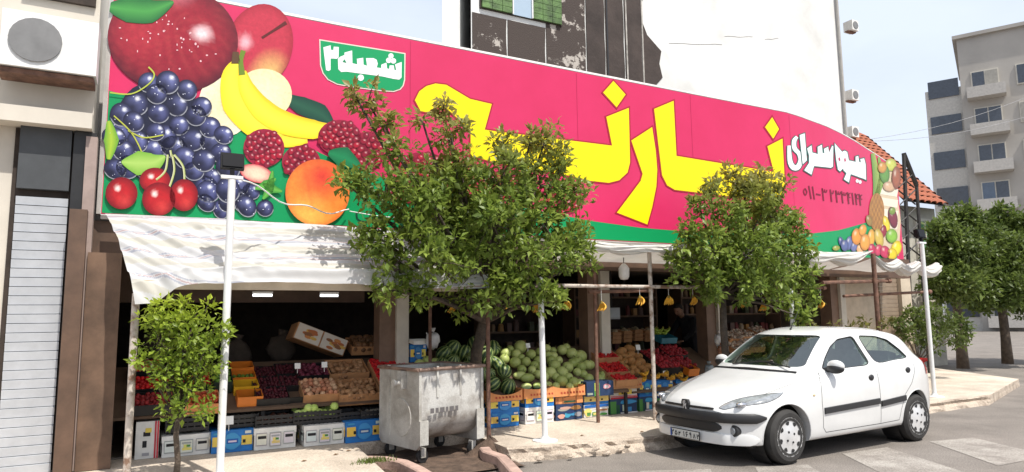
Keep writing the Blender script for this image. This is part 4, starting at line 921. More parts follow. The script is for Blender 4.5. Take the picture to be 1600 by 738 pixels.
for k, (x, y, w, m, fr, lb) in enumerate(((376, 577, -1.02, M_ocr, None, 'orange plastic crate, rearmost of the row of four'), (379, 592, -.80, M_ocr, LIM, 'orange plastic crate holding green fruit, second from the back'), (383, 606, -.58, M_ycr, None, 'yellow plastic crate in the row of orange crates'), (389, 622, -.34, M_ocr, None, 'orange plastic crate, frontmost of the row of four'))):
    tray(x, y, w, .27, .22, .13, .30, m, fr, lb, fh=.45)
for k, (x, y, w) in enumerate(((412, 586, -.95), (418, 602, -.66), (424, 619, -.36))): tray(x, y, w, .36, .28, .11, .42, M_black, DRK, 'black crate of dark red fruit right of the orange crates, ' + ('back', 'middle', 'front')[k])
for k, (x, y, w) in enumerate(((448, 581, -.98), (455, 599, -.66), (462, 617, -.38))): tray(x, y, w, .30, .28, .11, .42, M_black, DRK if k < 2 else None, ('black crate of dark red fruit left of the onions, back', 'black crate of dark red fruit left of the onions, middle', 'empty black crate left of the onions, front')[k])
tray(487, 583, -.86, .42, .34, .13, .42, M_black, RON, 'crate of red onions behind the box of pale onions')
tray(497, 611, -.40, .42, .36, .13, .42, M_card, ON, 'cardboard box of pale onions with its front towards the street', fh=.9)
tray(540, 580, -.84, .50, .38, .16, .42, M_card, POT, 'cardboard box of potatoes, rear one of two', fh=.6)
tray(556, 611, -.38, .52, .38, .15, .42, M_card, POT, 'cardboard box of potatoes, front one of two', fh=.75)
tray(612, 584, -.60, .50, .62, .10, .46, M_card, CHI, 'shallow box heaped with bright red peppers behind the bin', fh=1.0)
# black crates above the floor boxes
for k, (x, y, w, fr, lb) in enumerate(((292, 660, -.2, None, 'black crate on the white box behind the small tree'), (370, 655, -.18, (.03, (.10, .09, .07), (.05, .05, .04), 1, 'produce'), 'black crate with a white price card behind the floodlight pole'), (427, 655, -.12, (.03, (.16, .05, .03), (.06, .03, .02), 1.2, 'produce'), 'black crate on the white box left of the cabbages'),
        (476, 650, -.10, CAB, 'left black crate filled with pale green cabbages'), (508, 648, -.10, CAB, 'right black crate filled with pale green cabbages'), (546, 650, -.08, None, 'black lattice crate right of the cabbages'), (578, 648, -.04, (.025, (.3, .28, .24), (.2, .18, .15), 1, 'garlic'), 'black lattice crate of pale produce next to the bin'))):
    tray(x, y, w - .13, .30 if k > 2 else .42, .27, .15, .05, M_black, fr, lb, slat=True, fh=.95 if fr is CAB else .6)
# price cards
def card(px, py, w, label, s=.075):
    u, _, z = onw(px, py, w); b = MB(); b.box((0, 0, 0), (s, .004, s), rotM('X', -.25)); b.box((0, .006, -s * .8), (.006, .004, s * .9))
    return tag(FR(b.build('price_card', M_paper), u, w, z), label, 'price card')
for a in ((358, 657, .05, 'white price card on the black crate by the floodlight pole', .09), (465, 572, -.55, 'white price card above the red onions', .07), (507, 570, -.5, 'white price card beside the rear potato box', .07), (600, 562, -.85, 'white slip at the top of the red peppers', .06), (825, 540, -.72, 'white price card on the topmost green melon', .07), (997, 543, -.6, 'white price card right of the brown melons', .085), (1039, 583, -.25, 'white price card above the loose bananas', .07)): card(*a)
# tilted printed fruit carton high in the left bay
u, _, z = onw(502, 530, -1.15)
t = thing('fruit_carton', 'tilted carton with two white panels printed with orange fruit, high in left bay', 'box', u, -1.15, z); t.rotation_euler = (-.1, R(22), ANG)
part('body', MB().box((0, .22, 0), (.72, .42, .22)), M_card, t)
for s in (-.178, .178):
    p_ = part('printed_panel', MB().box((s, -.003, 0), (.335, .012, .21)), mat('cream_panel', (.62, .57, .5), .7, var=.05), t)
    b = MB()
    for k in range(12): 
        x, zz = s + random.gauss(0, .06), random.gauss(0, .032); b.add([(x + .05 * math.cos(a), -.0105 - .0003 * k, zz + .022 * math.sin(a)) for a in [q * math.pi / 4 for q in range(8)]], [tuple(range(8))], random.choice([(.55, .22, .06), (.42, .13, .04), (.6, .38, .08), (.25, .1, .04)]))
    part('printed_fruit', b, M_col, p_, fix=False)
u, _, z = onw(575, 530, -1.3)
tray(578, 540, -1.35, .62, .40, .12, .3, M_card, (.05, (.22, .11, .05), (.14, .07, .03), 1.3, 'gourds'), 'brown box of gourds in the shade right of the tilted fruit carton')
for k, (x, y) in enumerate(((250, 530), (300, 545), (440, 540), (370, 548))):
    b = MB(); b.ball((0, 0, .16), (.2, .14, .2), nu=12, nv=8, fn=lambda p: 1 + .1 * math.sin(p.x * 7 + p.z * 5 + k)); b.tube([(0, 0, .33), (.02, 0, .42)], [.05, .07], 8)
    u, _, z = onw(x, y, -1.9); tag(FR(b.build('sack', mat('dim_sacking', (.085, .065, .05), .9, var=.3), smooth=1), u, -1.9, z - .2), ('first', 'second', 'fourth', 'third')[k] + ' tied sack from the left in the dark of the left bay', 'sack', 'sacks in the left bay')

# ------------------------------------------------------------------ melons
def melon_mat(striped):
    nm = 'watermelon_rind' if striped else 'green_melon_rind'; m = bpy.data.materials.new(nm); m.use_nodes = True; nt = m.node_tree; l = nt.links.new; b = nt.nodes['Principled BSDF']
    b.inputs['Roughness'].default_value = .42
    tc = nt.nodes.new('ShaderNodeTexCoord')
    if striped:
        sx = nt.nodes.new('ShaderNodeSeparateXYZ'); l(tc.outputs['Object'], sx.inputs[0]); at = nt.nodes.new('ShaderNodeMath'); at.operation = 'ARCTAN2'; l(sx.outputs[1], at.inputs[0]); l(sx.outputs[2], at.inputs[1])
        nz = nt.nodes.new('ShaderNodeTexNoise'); nz.inputs['Scale'].default_value = 22; nz.inputs['Detail'].default_value = 4; l(tc.outputs['Object'], nz.inputs['Vector'])
        m1 = nt.nodes.new('ShaderNodeMath'); m1.operation = 'MULTIPLY_ADD'; m1.inputs[1].default_value = 10; l(at.outputs[0], m1.inputs[0])
        m2 = nt.nodes.new('ShaderNodeMath'); m2.operation = 'MULTIPLY'; m2.inputs[1].default_value = 5; l(nz.outputs[0], m2.inputs[0]); l(m2.outputs[0], m1.inputs[2])
        sn = nt.nodes.new('ShaderNodeMath'); sn.operation = 'SINE'; l(m1.outputs[0], sn.inputs[0])
        rp = nt.nodes.new('ShaderNodeValToRGB'); l(sn.outputs[0], rp.inputs[0]); e = rp.color_ramp.elements; e[0].position = .2; e[1].position = .75; e[0].color = (.025, .065, .018, 1); e[1].color = (.32, .39, .13, 1)
    else:
        nz = nt.nodes.new('ShaderNodeTexNoise'); nz.inputs['Scale'].default_value = 28; nz.inputs['Detail'].default_value = 5; l(tc.outputs['Object'], nz.inputs['Vector'])
        oi = nt.nodes.new('ShaderNodeObjectInfo'); ad = nt.nodes.new('ShaderNodeMath'); ad.operation = 'MULTIPLY_ADD'; ad.inputs[1].default_value = .45; l(oi.outputs['Random'], ad.inputs[0]); 
        m2 = nt.nodes.new('ShaderNodeMath'); m2.operation = 'MULTIPLY'; m2.inputs[1].default_value = .6; l(nz.outputs[0], m2.inputs[0]); l(m2.outputs[0], ad.inputs[2])
        rp = nt.nodes.new('ShaderNodeValToRGB'); l(ad.outputs[0], rp.inputs[0]); e = rp.color_ramp.elements; e[0].position = .2; e[1].position = .8; e[0].color = (.30, .38, .09, 1); e[1].color = (.58, .64, .23, 1)
    l(rp.outputs[0], b.inputs['Base Color']); return m
M_wm, M_gm = melon_mat(True), melon_mat(False)
def base_ball(name, r3, m, nu=18, nv=12, fn=None):
    me = MB(); me.ball((0, 0, 0), r3, nu=nu, nv=nv, fn=fn); st_ = MB() 
    b = me.build(name, m, smooth=1); d_ = b.data; bpy.data.objects.remove(b); return d_
me_r = base_ball('melon', (1, .98, .94), M_gm); me_l = base_ball('melon', (1.9, .95, .95), M_gm, fn=lambda p: 1 - .08 * p.x * p.x); me_w = base_ball('watermelon', (1.12, .96, .96), M_wm)
me_b = base_ball('brown_melon', (1.25, .92, .9), mat('brown_melon_rind', (.50, .25, .075), .6, var=.3, scale=9, bump=.3, rgb2=(.36, .15, .05)))
me_st = MB().tube([(0, 0, 0), (.01, 0, .03), (.022, 0, .05)], [.007, .005, .004], 6).build('stalk', mat('dry_stalk', (.18, .17, .06), .9)); dst = me_st.data; bpy.data.objects.remove(me_st)
def wy(y, a=618, b=535, w0=-.04, w1=-.98): return lerp(w0, w1, max(-.2, min(1.1, (a - y) / (a - b))))
def melon(px, py, rpx, me, label, cat, group, rot=None, k=1.0):
    w = wy(py); u, _, z = onw(px, py, w); r = rpx / pxm(u, w) * k
    o = link(me.name.split('.')[0], me); o.scale = (r, r, r); o.location = F(u, w, z)
    o.rotation_euler = rot or (random.uniform(-.6, .6), random.uniform(-.7, .7), random.uniform(0, 6.28)); tag(o, label, cat, group)
    q = link('stalk', dst, o); q.location = ((.98 if me in (me_l,) else 0) * 1.0, 0, .90); q.scale = (1 / r * .8,) * 3
    return o
c = lambda x, y: (760 + x / 4.61, 520 + y / 4.61)
LG = 'round green melon in the heap behind the white pole'
for x, y, r in ((137, 150, 38), (213, 155, 36), (130, 190, 35), (207, 215, 40), (283, 210, 36), (320, 158, 37), (375, 205, 35), (385, 140, 32), (435, 115, 31), (480, 170, 34), (465, 200, 35), (490, 237, 42), (462, 290, 42), (545, 288, 44), (585, 250, 40), (540, 350, 43), (625, 360, 40), (672, 370, 36), (620, 220, 34), (615, 150, 40), (683, 245, 36), (545, 125, 36), (575, 108, 30), (730, 232, 34), (400, 260, 34), (415, 320, 36), (700, 300, 30), (440, 160, 30), (345, 235, 30), (655, 285, 30), (330, 270, 32), (255, 265, 32), (375, 300, 32), (500, 320, 30), (590, 320, 32), (655, 200, 30), (170, 120, 28), (250, 180, 28), (480, 130, 26), (520, 200, 30), (600, 390, 28), (500, 385, 28)):
    sd_ = ('left' if x < 395 else 'right') + ' of the white pole, ' + ('upper' if y < 200 else 'lower') + ' part of the heap'
    melon(*c(x, y), r / 4.61, me_r, 'round green melon ' + sd_, 'melon', 'round green melons ' + sd_, k=1.06)
melon(*c(680, 172), 10, me_r, 'largest bright green melon at the right end of the heap', 'melon', 'round green melons in the heap')
melon(*c(245, 105), 11, me_r, 'large green melon at the very top carrying a white price card', 'melon', 'round green melons in the heap')
for x, y, r, rz, lb in ((240, 308, 30, ANG, 'long pale green melon, rear one of the pair left of the pole'), (295, 326, 34, ANG + .1, 'long pale green melon, front one of the pair left of the pole'), (287, 386, 24, ANG, 'long green melon lying lowest in the orange tray'), (365, 380, 24, ANG + .4, 'long green melon just left of the white pole in the tray'), (437, 374, 24, ANG, 'long green melon just right of the white pole in the tray')):
    melon(*c(x, y), r / 4.61, me_l, lb, 'melon', 'long green melons', rot=(0, 0, rz))
LW_ = 'dark green striped watermelon in the pile right of the bin by the rusty post'
for x, y, r in ((155, 390, 58), (125, 285, 58), (45, 372, 54), (62, 120, 45), (20, 300, 48), (10, 210, 46), (60, 215, 45), (90, 240, 50), (0, 130, 45)):
    melon(*c(x, y), r / 4.61, me_w, LW_ if r != 58 or x != 155 else 'brightly striped watermelon at the front of the tray right of the bin', 'watermelon', 'watermelons', rot=(random.uniform(-.4, .4), random.uniform(.5, 1.3), random.uniform(0, 6)))
for x, y, r in ((707, 545, 13), (744, 540, 14), (756, 556, 15), (770, 545, 12), (707, 566, 12), (738, 563, 13), (693, 553, 12), (725, 552, 12), (690, 572, 12), (728, 578, 13), (755, 585, 13)): melon(x, y, r, me_w, 'dark striped watermelon showing above the bin\'s rim by the trunk', 'watermelon', 'watermelons above the bin', rot=(random.uniform(-.4, .4), random.uniform(.4, 1.4), random.uniform(0, 6)))
for x, y in ((667, 564), (655, 569), (680, 567)): melon(x, y, 8, me_r, 'small pale green melon peeking over the bin\'s rim', 'melon', 'pale melons over the bin')
d4 = lambda x, y: (900 + x / 4.61, 500 + y / 4.61)
for x, y, r in ((30, 262, 46), (38, 340, 38), (100, 325, 36), (92, 422, 36), (175, 428, 36), (190, 402, 34), (243, 428, 34), (0, 300, 34)): melon(*d4(x, y), r / 4.61, me_r, 'round green melon at the heap\'s right end by the rusty post', 'melon', 'green melons by the rusty post')
for k, (x, y, r) in enumerate(((325, 232, 36), (300, 280, 33), (258, 252, 26), (385, 210, 34), (442, 265, 32), (392, 252, 32), (395, 300, 36), (350, 300, 28), (440, 318, 34), (465, 305, 34), (410, 350, 30), (352, 345, 30), (435, 378, 30), (515, 337, 28), (500, 370, 26), (375, 270, 28), (470, 345, 28), (330, 320, 26), (395, 385, 26), (345, 260, 24))):
    melon(*d4(x, y), r / 4.61, me_b, 'brown melon in the heap left of the rust streaked post', 'melon', 'brown melons in the heap')
# scalloped orange trays that hold the melons
def scallop(px0, px1, py0, py1, w, label, m=M_cardo, dpth=.5, dip=.45):
    (ua_, _, _), (ub_, _, _) = onw(px0, py0, w), onw(px1, py0, w); zt, zb = onw((px0 + px1) / 2, py0, w)[2], onw((px0 + px1) / 2, py1, w)[2]
    t = thing('cardboard_tray', label, 'box', (ua_ + ub_) / 2, w, zb); wd, h = ub_ - ua_, zt - zb
    def wall(sx, y0): 
        b = MB(); n = 14; lo = []; hi = []
        for i in range(n + 1):
            q = i / n * 2 - 1; lo.append((q * sx / 2, 0, 0)); hi.append((q * sx / 2, 0, h * (1 - dip * (1 - min(1, abs(q) ** 2.2)))))
        b.grid([lo, hi]); b.grid([[(x, y + .008, z) for x, y, z in lo], [(x, y + .008, z) for x, y, z in hi]]); b.grid([hi, [(x, y + .008, z) for x, y, z in hi]]); return b
    fw = part('front_wall', wall(wd, 0), m, t)
    bw = part('back_wall', wall(wd, 0), m, t); bw.location = (0, dpth, .1)
    for s in (-1, 1): part('side_wall', MB().box((s * wd / 2, dpth / 2, h / 2), (.008, dpth - .01, h)), m, t)
    part('bottom', MB().box((0, dpth / 2, .004), (wd - .02, dpth - .02, .008)), m, t)
    b = MB()
    for k in range(2):
        for q in range(5): x = (-.3 + .1 * q) * wd + .3 * k * wd; b.add([(x, -.003, h * .28), (x + .06 * wd, -.003, h * .24), (x + .055 * wd, -.003, h * .42), (x + .005 * wd, -.003, h * .46)], [(0, 1, 2, 3)], (.42, .06, .03))
    part('printed_marks', b, M_col, t, fix=False)['kind'] = 'stuff'
scallop(763, 816, 610, 627, .03, 'orange scalloped tray holding watermelons right of the bin')
scallop(819, 866, 606, 622, .01, 'orange scalloped tray holding long melons behind the white pole', dip=.15)
scallop(866, 914, 603, 619, -.02, 'orange scalloped tray holding green melons right of the white pole', dip=.25)
scallop(957, 1003, 592, 608, -.10, 'plain kraft tray below the tomatoes', M_card, dip=.02)
carton(916, 596, 959, 619, -.02, 'greenblack', 'dark box with green stripe holding green melons by the rusty post', lid=0, dp=.3)
tray(940, 556, -.75, .40, .34, .12, .42, M_card, TOM, 'cardboard box of tomatoes, rear one of three')
tray(955, 578, -.48, .46, .34, .12, .42, M_card, TOM, 'cardboard box of tomatoes, middle one of three')
tray(972, 594, -.2, .40, .22, .1, .3, M_card, TOM, 'cardboard box of tomatoes, front one of three', fh=.9)
APP = (.033, (.45, .02, .03), (.25, .015, .02), 1, 'red_apples')
for k, (x, y, w) in enumerate(((1020, 560, -.8), (1048, 553, -.85), (1035, 572, -.5), (1062, 572, -.55))): tray(x, y, w, .40, .34, .13, .42, M_black, APP, 'black crate of red apples right of the rust streaked post, ' + ('rear left', 'rear right', 'front left', 'front right')[k], fh=1.05)
tray(1076, 578, -.35, .22, .22, .12, .3, M_ocr, None, 'small orange plastic crate left of the clear bag')
# loose bananas heap
me_ban = MB()
me_ban.tube([(.052 * math.sin(math.pi * q / 8) * 1.0 - .012 * q / 8, 0, -.165 * q / 8) for q in range(9)], [.006, .010, .0165, .020, .021, .0205, .018, .012, .004], 8)
M_ban = mat('banana_skin', (.80, .46, .03), .5, var=.2, scale=16, rgb2=(.55, .25, .02)); bo = me_ban.build('banana', M_ban, smooth=1); dban = bo.data; bpy.data.objects.remove(bo)
def bunch(px, py, w, n, label, hang=True, s=1., group='banana bunches hanging from the rail'):
    u, _, z = onw(px, py, w); t = thing('banana_bunch', label, 'bananas', u, w, z + .085 * s, rot=random.uniform(-.5, .5), group=group)
    fl_ = 0 if hang else 1.25
    for k in range(n):
        a = (k - (n - 1) / 2) / max(1, n - 1)
        o = link('banana', dban, t); o.scale = (s * random.uniform(.92, 1.06),) * 3; o.rotation_euler = (a * .75, .10 + fl_ + random.uniform(-.1, .1), a * .5 + (.3 if hang else 0)); o.location = (.01 * abs(a), .055 * a * s, 0)
    part('stalk', MB().tube([(0, 0, -.02), (0, 0, .02)], [.018, .012], 7), mat('banana_stalk', (.25, .18, .04), .8), t)
    if hang: part('string', MB().tube([(0, 0, .01), (0, 0, max(.05, 2.0 - (z + .085 * s)))], .003, 4), M_paper, t)
nm_ = ['leftmost, beside the big tree\'s trunk', 'second from the left', 'third, just left of the white pole top', 'fourth, under the big tree\'s right edge', 'on the cream column', 'left of the rust streaked post', 'right of the rust streaked post', 'just left of the second tree', 'left of two under the second tree', 'right of two under the second tree', 'at the right edge of the second tree']
for k, (x, y) in enumerate(((705, 481), (785, 484), (838, 481), (885, 478), (940, 480), (1000, 471), (1045, 471), (1083, 471), (1162, 475), (1191, 481), (1283, 476))):
    bunch(x, y, .62, 4 if k % 2 else 5, 'yellow banana bunch hanging from the rail, ' + nm_[k], s=.78)
for k, (x, y) in enumerate(((1008, 596), (1012, 588), (1030, 592), (1042, 588), (1052, 594), (1064, 590), (1074, 596))): bunch(x, y, -.2, 5, 'loose yellow banana hand lying on the blue boxes behind the car bonnet', False, .9, 'loose banana hands on the boxes')
tray(1036, 528, -1.0, .34, .3, .1, .3, mat('blue_crate', (.02, .16, .22), .5), None, 'blue crate under the green bananas')
for k in range(5): bunch(1026 + k * 5, 519 + (k % 2) * 4, -1.0, 5, 'green banana hand in the blue crate', False, .9, 'green bananas in the blue crate')
M_gban = mat('green_banana_skin', (.30, .42, .04), .5, var=.2)
dg = dban.copy(); dg.materials[0] = M_gban
for o in list(C.objects):
    if o.name.startswith('banana') and o.parent and o.parent.get('group') == 'green bananas in the blue crate' and o.data == dban: o.data = dg
# baskets of garlic and mushrooms in the right bay
for k, (x, y, w) in enumerate(((1150, 545, -.5), (1172, 541, -.6), (1160, 525, -1.0), (1185, 520, -1.1), (1205, 527, -1.0), (1140, 528, -1.0))):
    tray(x, y, w, .36, .32, .10, .35, M_card, (.03, (.50, .42, .33), (.30, .16, .09), 1.1, 'garlic_and_mushrooms'), 'basket of pale produce behind the car windscreen, ' + ('front left', 'front right', 'rear second', 'rear fourth', 'rear rightmost', 'rear leftmost')[k], fh=1.0)
for k, (x, y) in enumerate(((975, 525), (992, 523), (958, 527), (1008, 524))):
    tray(x, y, -1.5, .16, .2, .2, .1, M_card, (.035, (.42, .32, .2), (.25, .2, .1), 1, 'produce'), 'tall basket of produce on the rear shelf above the brown melons, ' + ('second', 'third', 'first', 'fourth')[k] + ' from the left', slat=True, fh=.9, cat='basket')
# grey scale display, hanging lamp, bags
u, _, z = onw(957, 490, -1.4); t = thing('display_screen', 'grey flat display screen hanging beside the cream column', 'screen', u, -1.4, z)
part('case', MB().box((0, 0, 0), (.28, .06, .20)), mat('grey_case', (.30, .31, .32), .4), t); part('screen', MB().box((0, -.032, .01), (.25, .006, .16)), mat('screen_glass', (.38, .42, .45), .15), t); part('arm', MB().tube([(0, .02, .1), (0, .02, 2.4 - z)], .012, 6), M_steel, t)
u, _, z = onw(975, 426, .3); t = thing('hanging_lamp', 'white capsule shaped lamp hanging under the awning above the tomatoes', 'lamp', u, .3, z)
part('shade', MB().lathe([(0, -.11), (.05, -.10), (.075, -.06), (.078, .06), (.05, .10), (.02, .13), (0, .135)], 18, 'Z'), mat('milk_plastic', (.75, .74, .71), .35), t, smooth=1); part('cord', MB().tube([(0, 0, .13), (0, 0, .30)], .006, 5), M_black, t); part('holder', MB().tube([(0, 0, -.30), (0, 0, -.11)], .006, 5), M_steel, t)
def bag(px, py, w, s, rgb, label, alpha=False):
    u, _, z = onw(px, py, w); b = MB(); b.ball((0, 0, 0), (s, s * .6, s * 1.3), nu=14, nv=10, fn=lambda p: 1 + .14 * math.sin(p.x * 9 + p.z * 6) + .1 * math.sin(p.z * 13 + p.y * 4) - (.35 if p.z > .8 else 0)); b.tube([(0, 0, s * 1.0), (0, 0, s * 1.5)], [s * .25, s * .45], 8)
    return tag(FR(b.build('plastic_bag', mat('bag_' + str(rgb[0]), rgb, .25, var=.2, scale=9), smooth=1), u, w, z), label, 'bag')
bag(676, 530, -.5, .10, (.60, .60, .60), 'white plastic bag hanging above the bin beside the thin post')
bag(1108, 577, -.2, .085, (.25, .29, .31), 'clear grey plastic bag standing by the car bonnet')
bag(1124, 530, -.5, .10, (.68, .67, .66), 'white plastic bag hanging on the cream column behind the windscreen')
bag(1128, 548, -.45, .09, (.40, .18, .10), 'brown bag below the white bag behind the windscreen')
carton(640, 539, 666, 566, -.7, 'banana', 'small blue and yellow box above the bin beside the cream column', dp=.25)
tray(655, 534, -.62, .22, .2, .05, .1, M_wcart, None, 'open white carton on the small blue box above the bin')
# ------------------------------------------------------------------ person bending over the crates
def person():
    u, _, z = onw(1080, 560, -1.45)
    t = thing('person', 'person in dark clothes bending over the fruit crates inside the shop', 'person', u + .05, -1.5, .172)
    V = [(0, 0, .92), (-.02, -.02, 1.10), (-.10, -.05, 1.28), (-.20, -.08, 1.38), (-.27, -.10, 1.42),          # pelvis, waist, chest, neck base, neck
         (-.14, -.26, 1.33), (-.26, -.33, 1.10), (-.45, -.30, .98),                                              # near shoulder, elbow, wrist
         (-.14, .14, 1.33), (-.28, .18, 1.10), (-.46, .10, 1.0),
         (.0, -.11, .88), (-.03, -.12, .48), (.02, -.13, .07), (-.10, -.14, .03), (.0, .11, .88), (-.01, .12, .48), (.06, .12, .07), (-.06, .13, .03)]
    E = [(0, 1), (1, 2), (2, 3), (3, 4), (2, 5), (5, 6), (6, 7), (2, 8), (8, 9), (9, 10), (0, 11), (11, 12), (12, 13), (13, 14), (0, 15), (15, 16), (16, 17), (17, 18)]
    rad = [.15, .14, .16, .08, .055, .075, .052, .036, .075, .052, .036, .10, .068, .048, .035, .10, .068, .048, .035]
    me = bpy.data.meshes.new('body'); me.from_pydata(V, E, []); o = link('body', me, t); me.materials.append(mat('dark_clothes', (.014, .014, .018), .9, var=.2))
    sk = o.modifiers.new('s', 'SKIN'); o.modifiers.new('d', 'SUBSURF').levels = 1; o.modifiers['d'].render_levels = 1
    for k, r in enumerate(rad): me.skin_vertices[0].data[k].radius = (r, r * (.8 if k < 3 else 1))
    me.skin_vertices[0].data[0].use_root = True
    M_skin = mat('skin', (.34, .19, .13), .55, var=.08)
    h = MB(); h.ball((0, 0, 0), (.092, .075, .118), nu=18, nv=14, fn=lambda p: 1 + (.12 * max(0, -p.x - .75) if -.35 < p.z < .15 else 0) - .10 * max(0, -p.z - .3))
    h.ball((-.094, 0, -.015), (.02, .013, .026), nu=8, nv=6); h.ball((0, .075, -.005), (.018, .01, .03), nu=8, nv=6); h.ball((0, -.075, -.005), (.018, .01, .03), nu=8, nv=6)
    h.tube([(0.01, 0, -.07), (.05, 0, -.17)], [.05, .055], 10)
    ho = part('head', h, M_skin, t, smooth=1); ho.location = (-.36, -.10, 1.52); ho.rotation_euler = (0, -.55, .25)
    hr = MB(); hr.ball((.012, 0, .022), (.098, .083, .112), nu=18, nv=12, fn=lambda p: 1 if p.x > -.35 or p.z > .45 else .8); q = part('hair', hr, mat('dark_hair', (.012, .010, .009), .7), ho, smooth=1)
    for s in (-1, 1): part('eye', MB().ball((-.083, s * .03, .008), (.008, .012, .008), nu=8, nv=6), mat('eye_dark', (.02, .015, .012), .2), ho)
    part('mouth', MB().box((-.088, 0, -.058), (.008, .04, .008)), mat('lip', (.28, .11, .09), .5), ho)
    for wr, s in (((-.45, -.30, .98), 1), ((-.46, .10, 1.0), -1)):
        hb = MB(); hb.ball((-.045, 0, -.02), (.05, .04, .016), nu=10, nv=6)
        for k, l in enumerate((.06, .072, .068, .052)):
            y = (-.03 + .02 * k); hb.tube([(-.08, y, -.02), (-.08 - l * .5, y * 1.1, -.03), (-.08 - l * .8, y * 1.1, -.055)], [.010, .009, .007], 6)
        hb.tube([(-.03, s * .035, -.015), (-.055, s * .062, -.025), (-.085, s * .066, -.045)], [.012, .011, .008], 6)
        ho2 = part('hand', hb, M_skin, t, smooth=1); ho2.location = wr
person()

for k, (x, y) in enumerate(((520, 712), (540, 706), (470, 722), (1000, 676), (906, 682), (640, 700))):
    u, w, z = onz(x, y, .15); b = MB(); b.add([(0, 0, .004), (.03, .014, .016), (.07, 0, .008), (.03, -.016, .012), (.032, 0, .003)], [(0, 4, 1), (1, 4, 2), (2, 4, 3), (3, 4, 0)])
    tag(FR(b.build('dry_leaf', mat('dry_leaf', (.20, .12, .06), .8)), u, w, .151), 'dry brown leaf lying on the pavement ' + ('left of the bin, larger patch', 'close to the blue box left of the bin', 'below the white boxes', 'near the car bumper', 'right of the white pole', 'beside the bin')[k], 'leaf')
# ------------------------------------------------------------------ galvanised waste bin
M_galv = mat('galvanised_steel', (.54, .53, .49), .55, metal=.12, var=.12, scale=2.6, bump=.12, detail=11, rgb2=(.30, .275, .24), thr=(.34, .60), speck=.12)
M_galv2 = mat('galvanised_worn', (.53, .52, .49), .55, metal=.12, var=.15, scale=3.4, bump=.14, detail=11, rgb2=(.25, .22, .19), thr=(.33, .56), speck=.12)
cu, cw, _ = onz(660, 706, .16)
bn = thing('waste_bin', 'dented galvanised steel waste bin with curved belly standing at the kerb', 'bin', cu - .04, cw, .012, rot=R(13))
BL, BD, BH = .90, .84, 1.02; Z0 = .155
# end walls: flat plates with rolled rim; body: curved belly between them
def endplate(x, th):
    b = MB(); pf = [(0, Z0 + .05), (.06, Z0), (BD - .06, Z0), (BD, Z0 + .05), (BD, BH), (0, BH)]; n = len(pf)
    b.add([(x, y, z) for y, z in pf] + [(x + th, y, z) for y, z in pf], [tuple(range(n))[::-1], tuple(range(n, 2 * n))] + [(i, (i + 1) % n, n + (i + 1) % n, n + i) for i in range(n)]); return b
part('end_plate', endplate(0, .035), M_galv, bn); part('end_plate', endplate(BL - .035, .035), M_galv, bn)
prof = [(.015, BH)] + [(.015, Z0 + .42)]
for k in range(15):
    a = k / 14 * math.pi; prof.append((BD / 2 - (BD / 2 - .015) * math.cos(a) * 1.0, Z0 + .36 - .31 * math.sin(a)))
prof += [(BD - .015, Z0 + .42), (BD - .015, BH)]
b = MB(); nx_ = 10
b.grid([[(.036 + (BL - .072) * i / nx_, y - (.03 * math.sin(math.pi * i / nx_) * max(0, math.sin((z - .2) * 3.3)) if y < .3 else 0) + .006 * math.sin(i * 2.1 + z * 9), z) for i in range(nx_ + 1)] for y, z in prof]); part('belly', b, M_galv2, bn, smooth=35)
b = MB()
for (p, q) in (((-.012, -.012), (BL + .012, -.012)), ((BL + .012, -.012), (BL + .012, BD + .012)), ((BL + .012, BD + .012), (-.012, BD + .012)), ((-.012, BD + .012), (-.012, -.012))): b.tube([(*p, BH), (*q, BH)], .02, 8)
part('rim', b, mat('rusty_rim', (.26, .17, .13), .7, var=.4, scale=8), bn)
for y in (.30,):
    br = part('lifting_bracket', MB().box((-.035, y, BH - .12), (.065, .09, .20)), M_galv, bn); part('trunnion', MB().tube([(-.03, y - .0, BH - .15), (-.13, y - .0, BH - .15)], .026, 12), M_galv2, br); part('trunnion_flange', MB().tube([(-.13, y, BH - .15), (-.145, y, BH - .15)], .04, 12), M_galv2, br)
part('stiffening_rib', MB().box((-.006, .62, .65), (.012, .05, .80)), M_galv, bn); part('pressed_disc', MB().lathe([(.21, -.0), (.205, .008), (0, .012)], 24, 'Y'), M_galv, bn).matrix_local = Matrix.Translation((-.001, .36, .48)) @ Matrix.Rotation(R(90), 4, 'Z')
part('corner_strip', MB().box((.055, -.012, .34), (.11, .02, .26)), M_galv, bn); part('corner_strip', MB().box((BL - .06, -.012, .36), (.11, .02, .34)), M_galv, bn)
for x in (.24, .56): part('stiffening_rib', MB().box((x, -.004, .88), (.025, .02, .34)), M_galv, bn)
# worn stencil on the belly
b = MB()
for k, (x, wd) in enumerate(((.12, .05), (.19, .04), (.25, .06), (.33, .03), (.38, .06), (.46, .04))): b.add([(x, -.040, .545), (x + wd, -.041, .545), (x + wd, -.041, .60), (x, -.040, .60)], [(0, 1, 2, 3)], (.13, .12, .12))
part('faded_stencil', b, M_col, bn, fix=False)
for x in (.1, BL - .1):
    for y in (.09, BD - .09):
        f_ = part('caster', MB().box((x, y, .115), (.06, .07, .10)), M_galv, bn); part('wheel', MB().lathe([(0, -.02), (.07, -.02), (.078, 0), (.07, .02), (0, .02)], 16, 'Y', (x, y, .078)), M_black, f_)

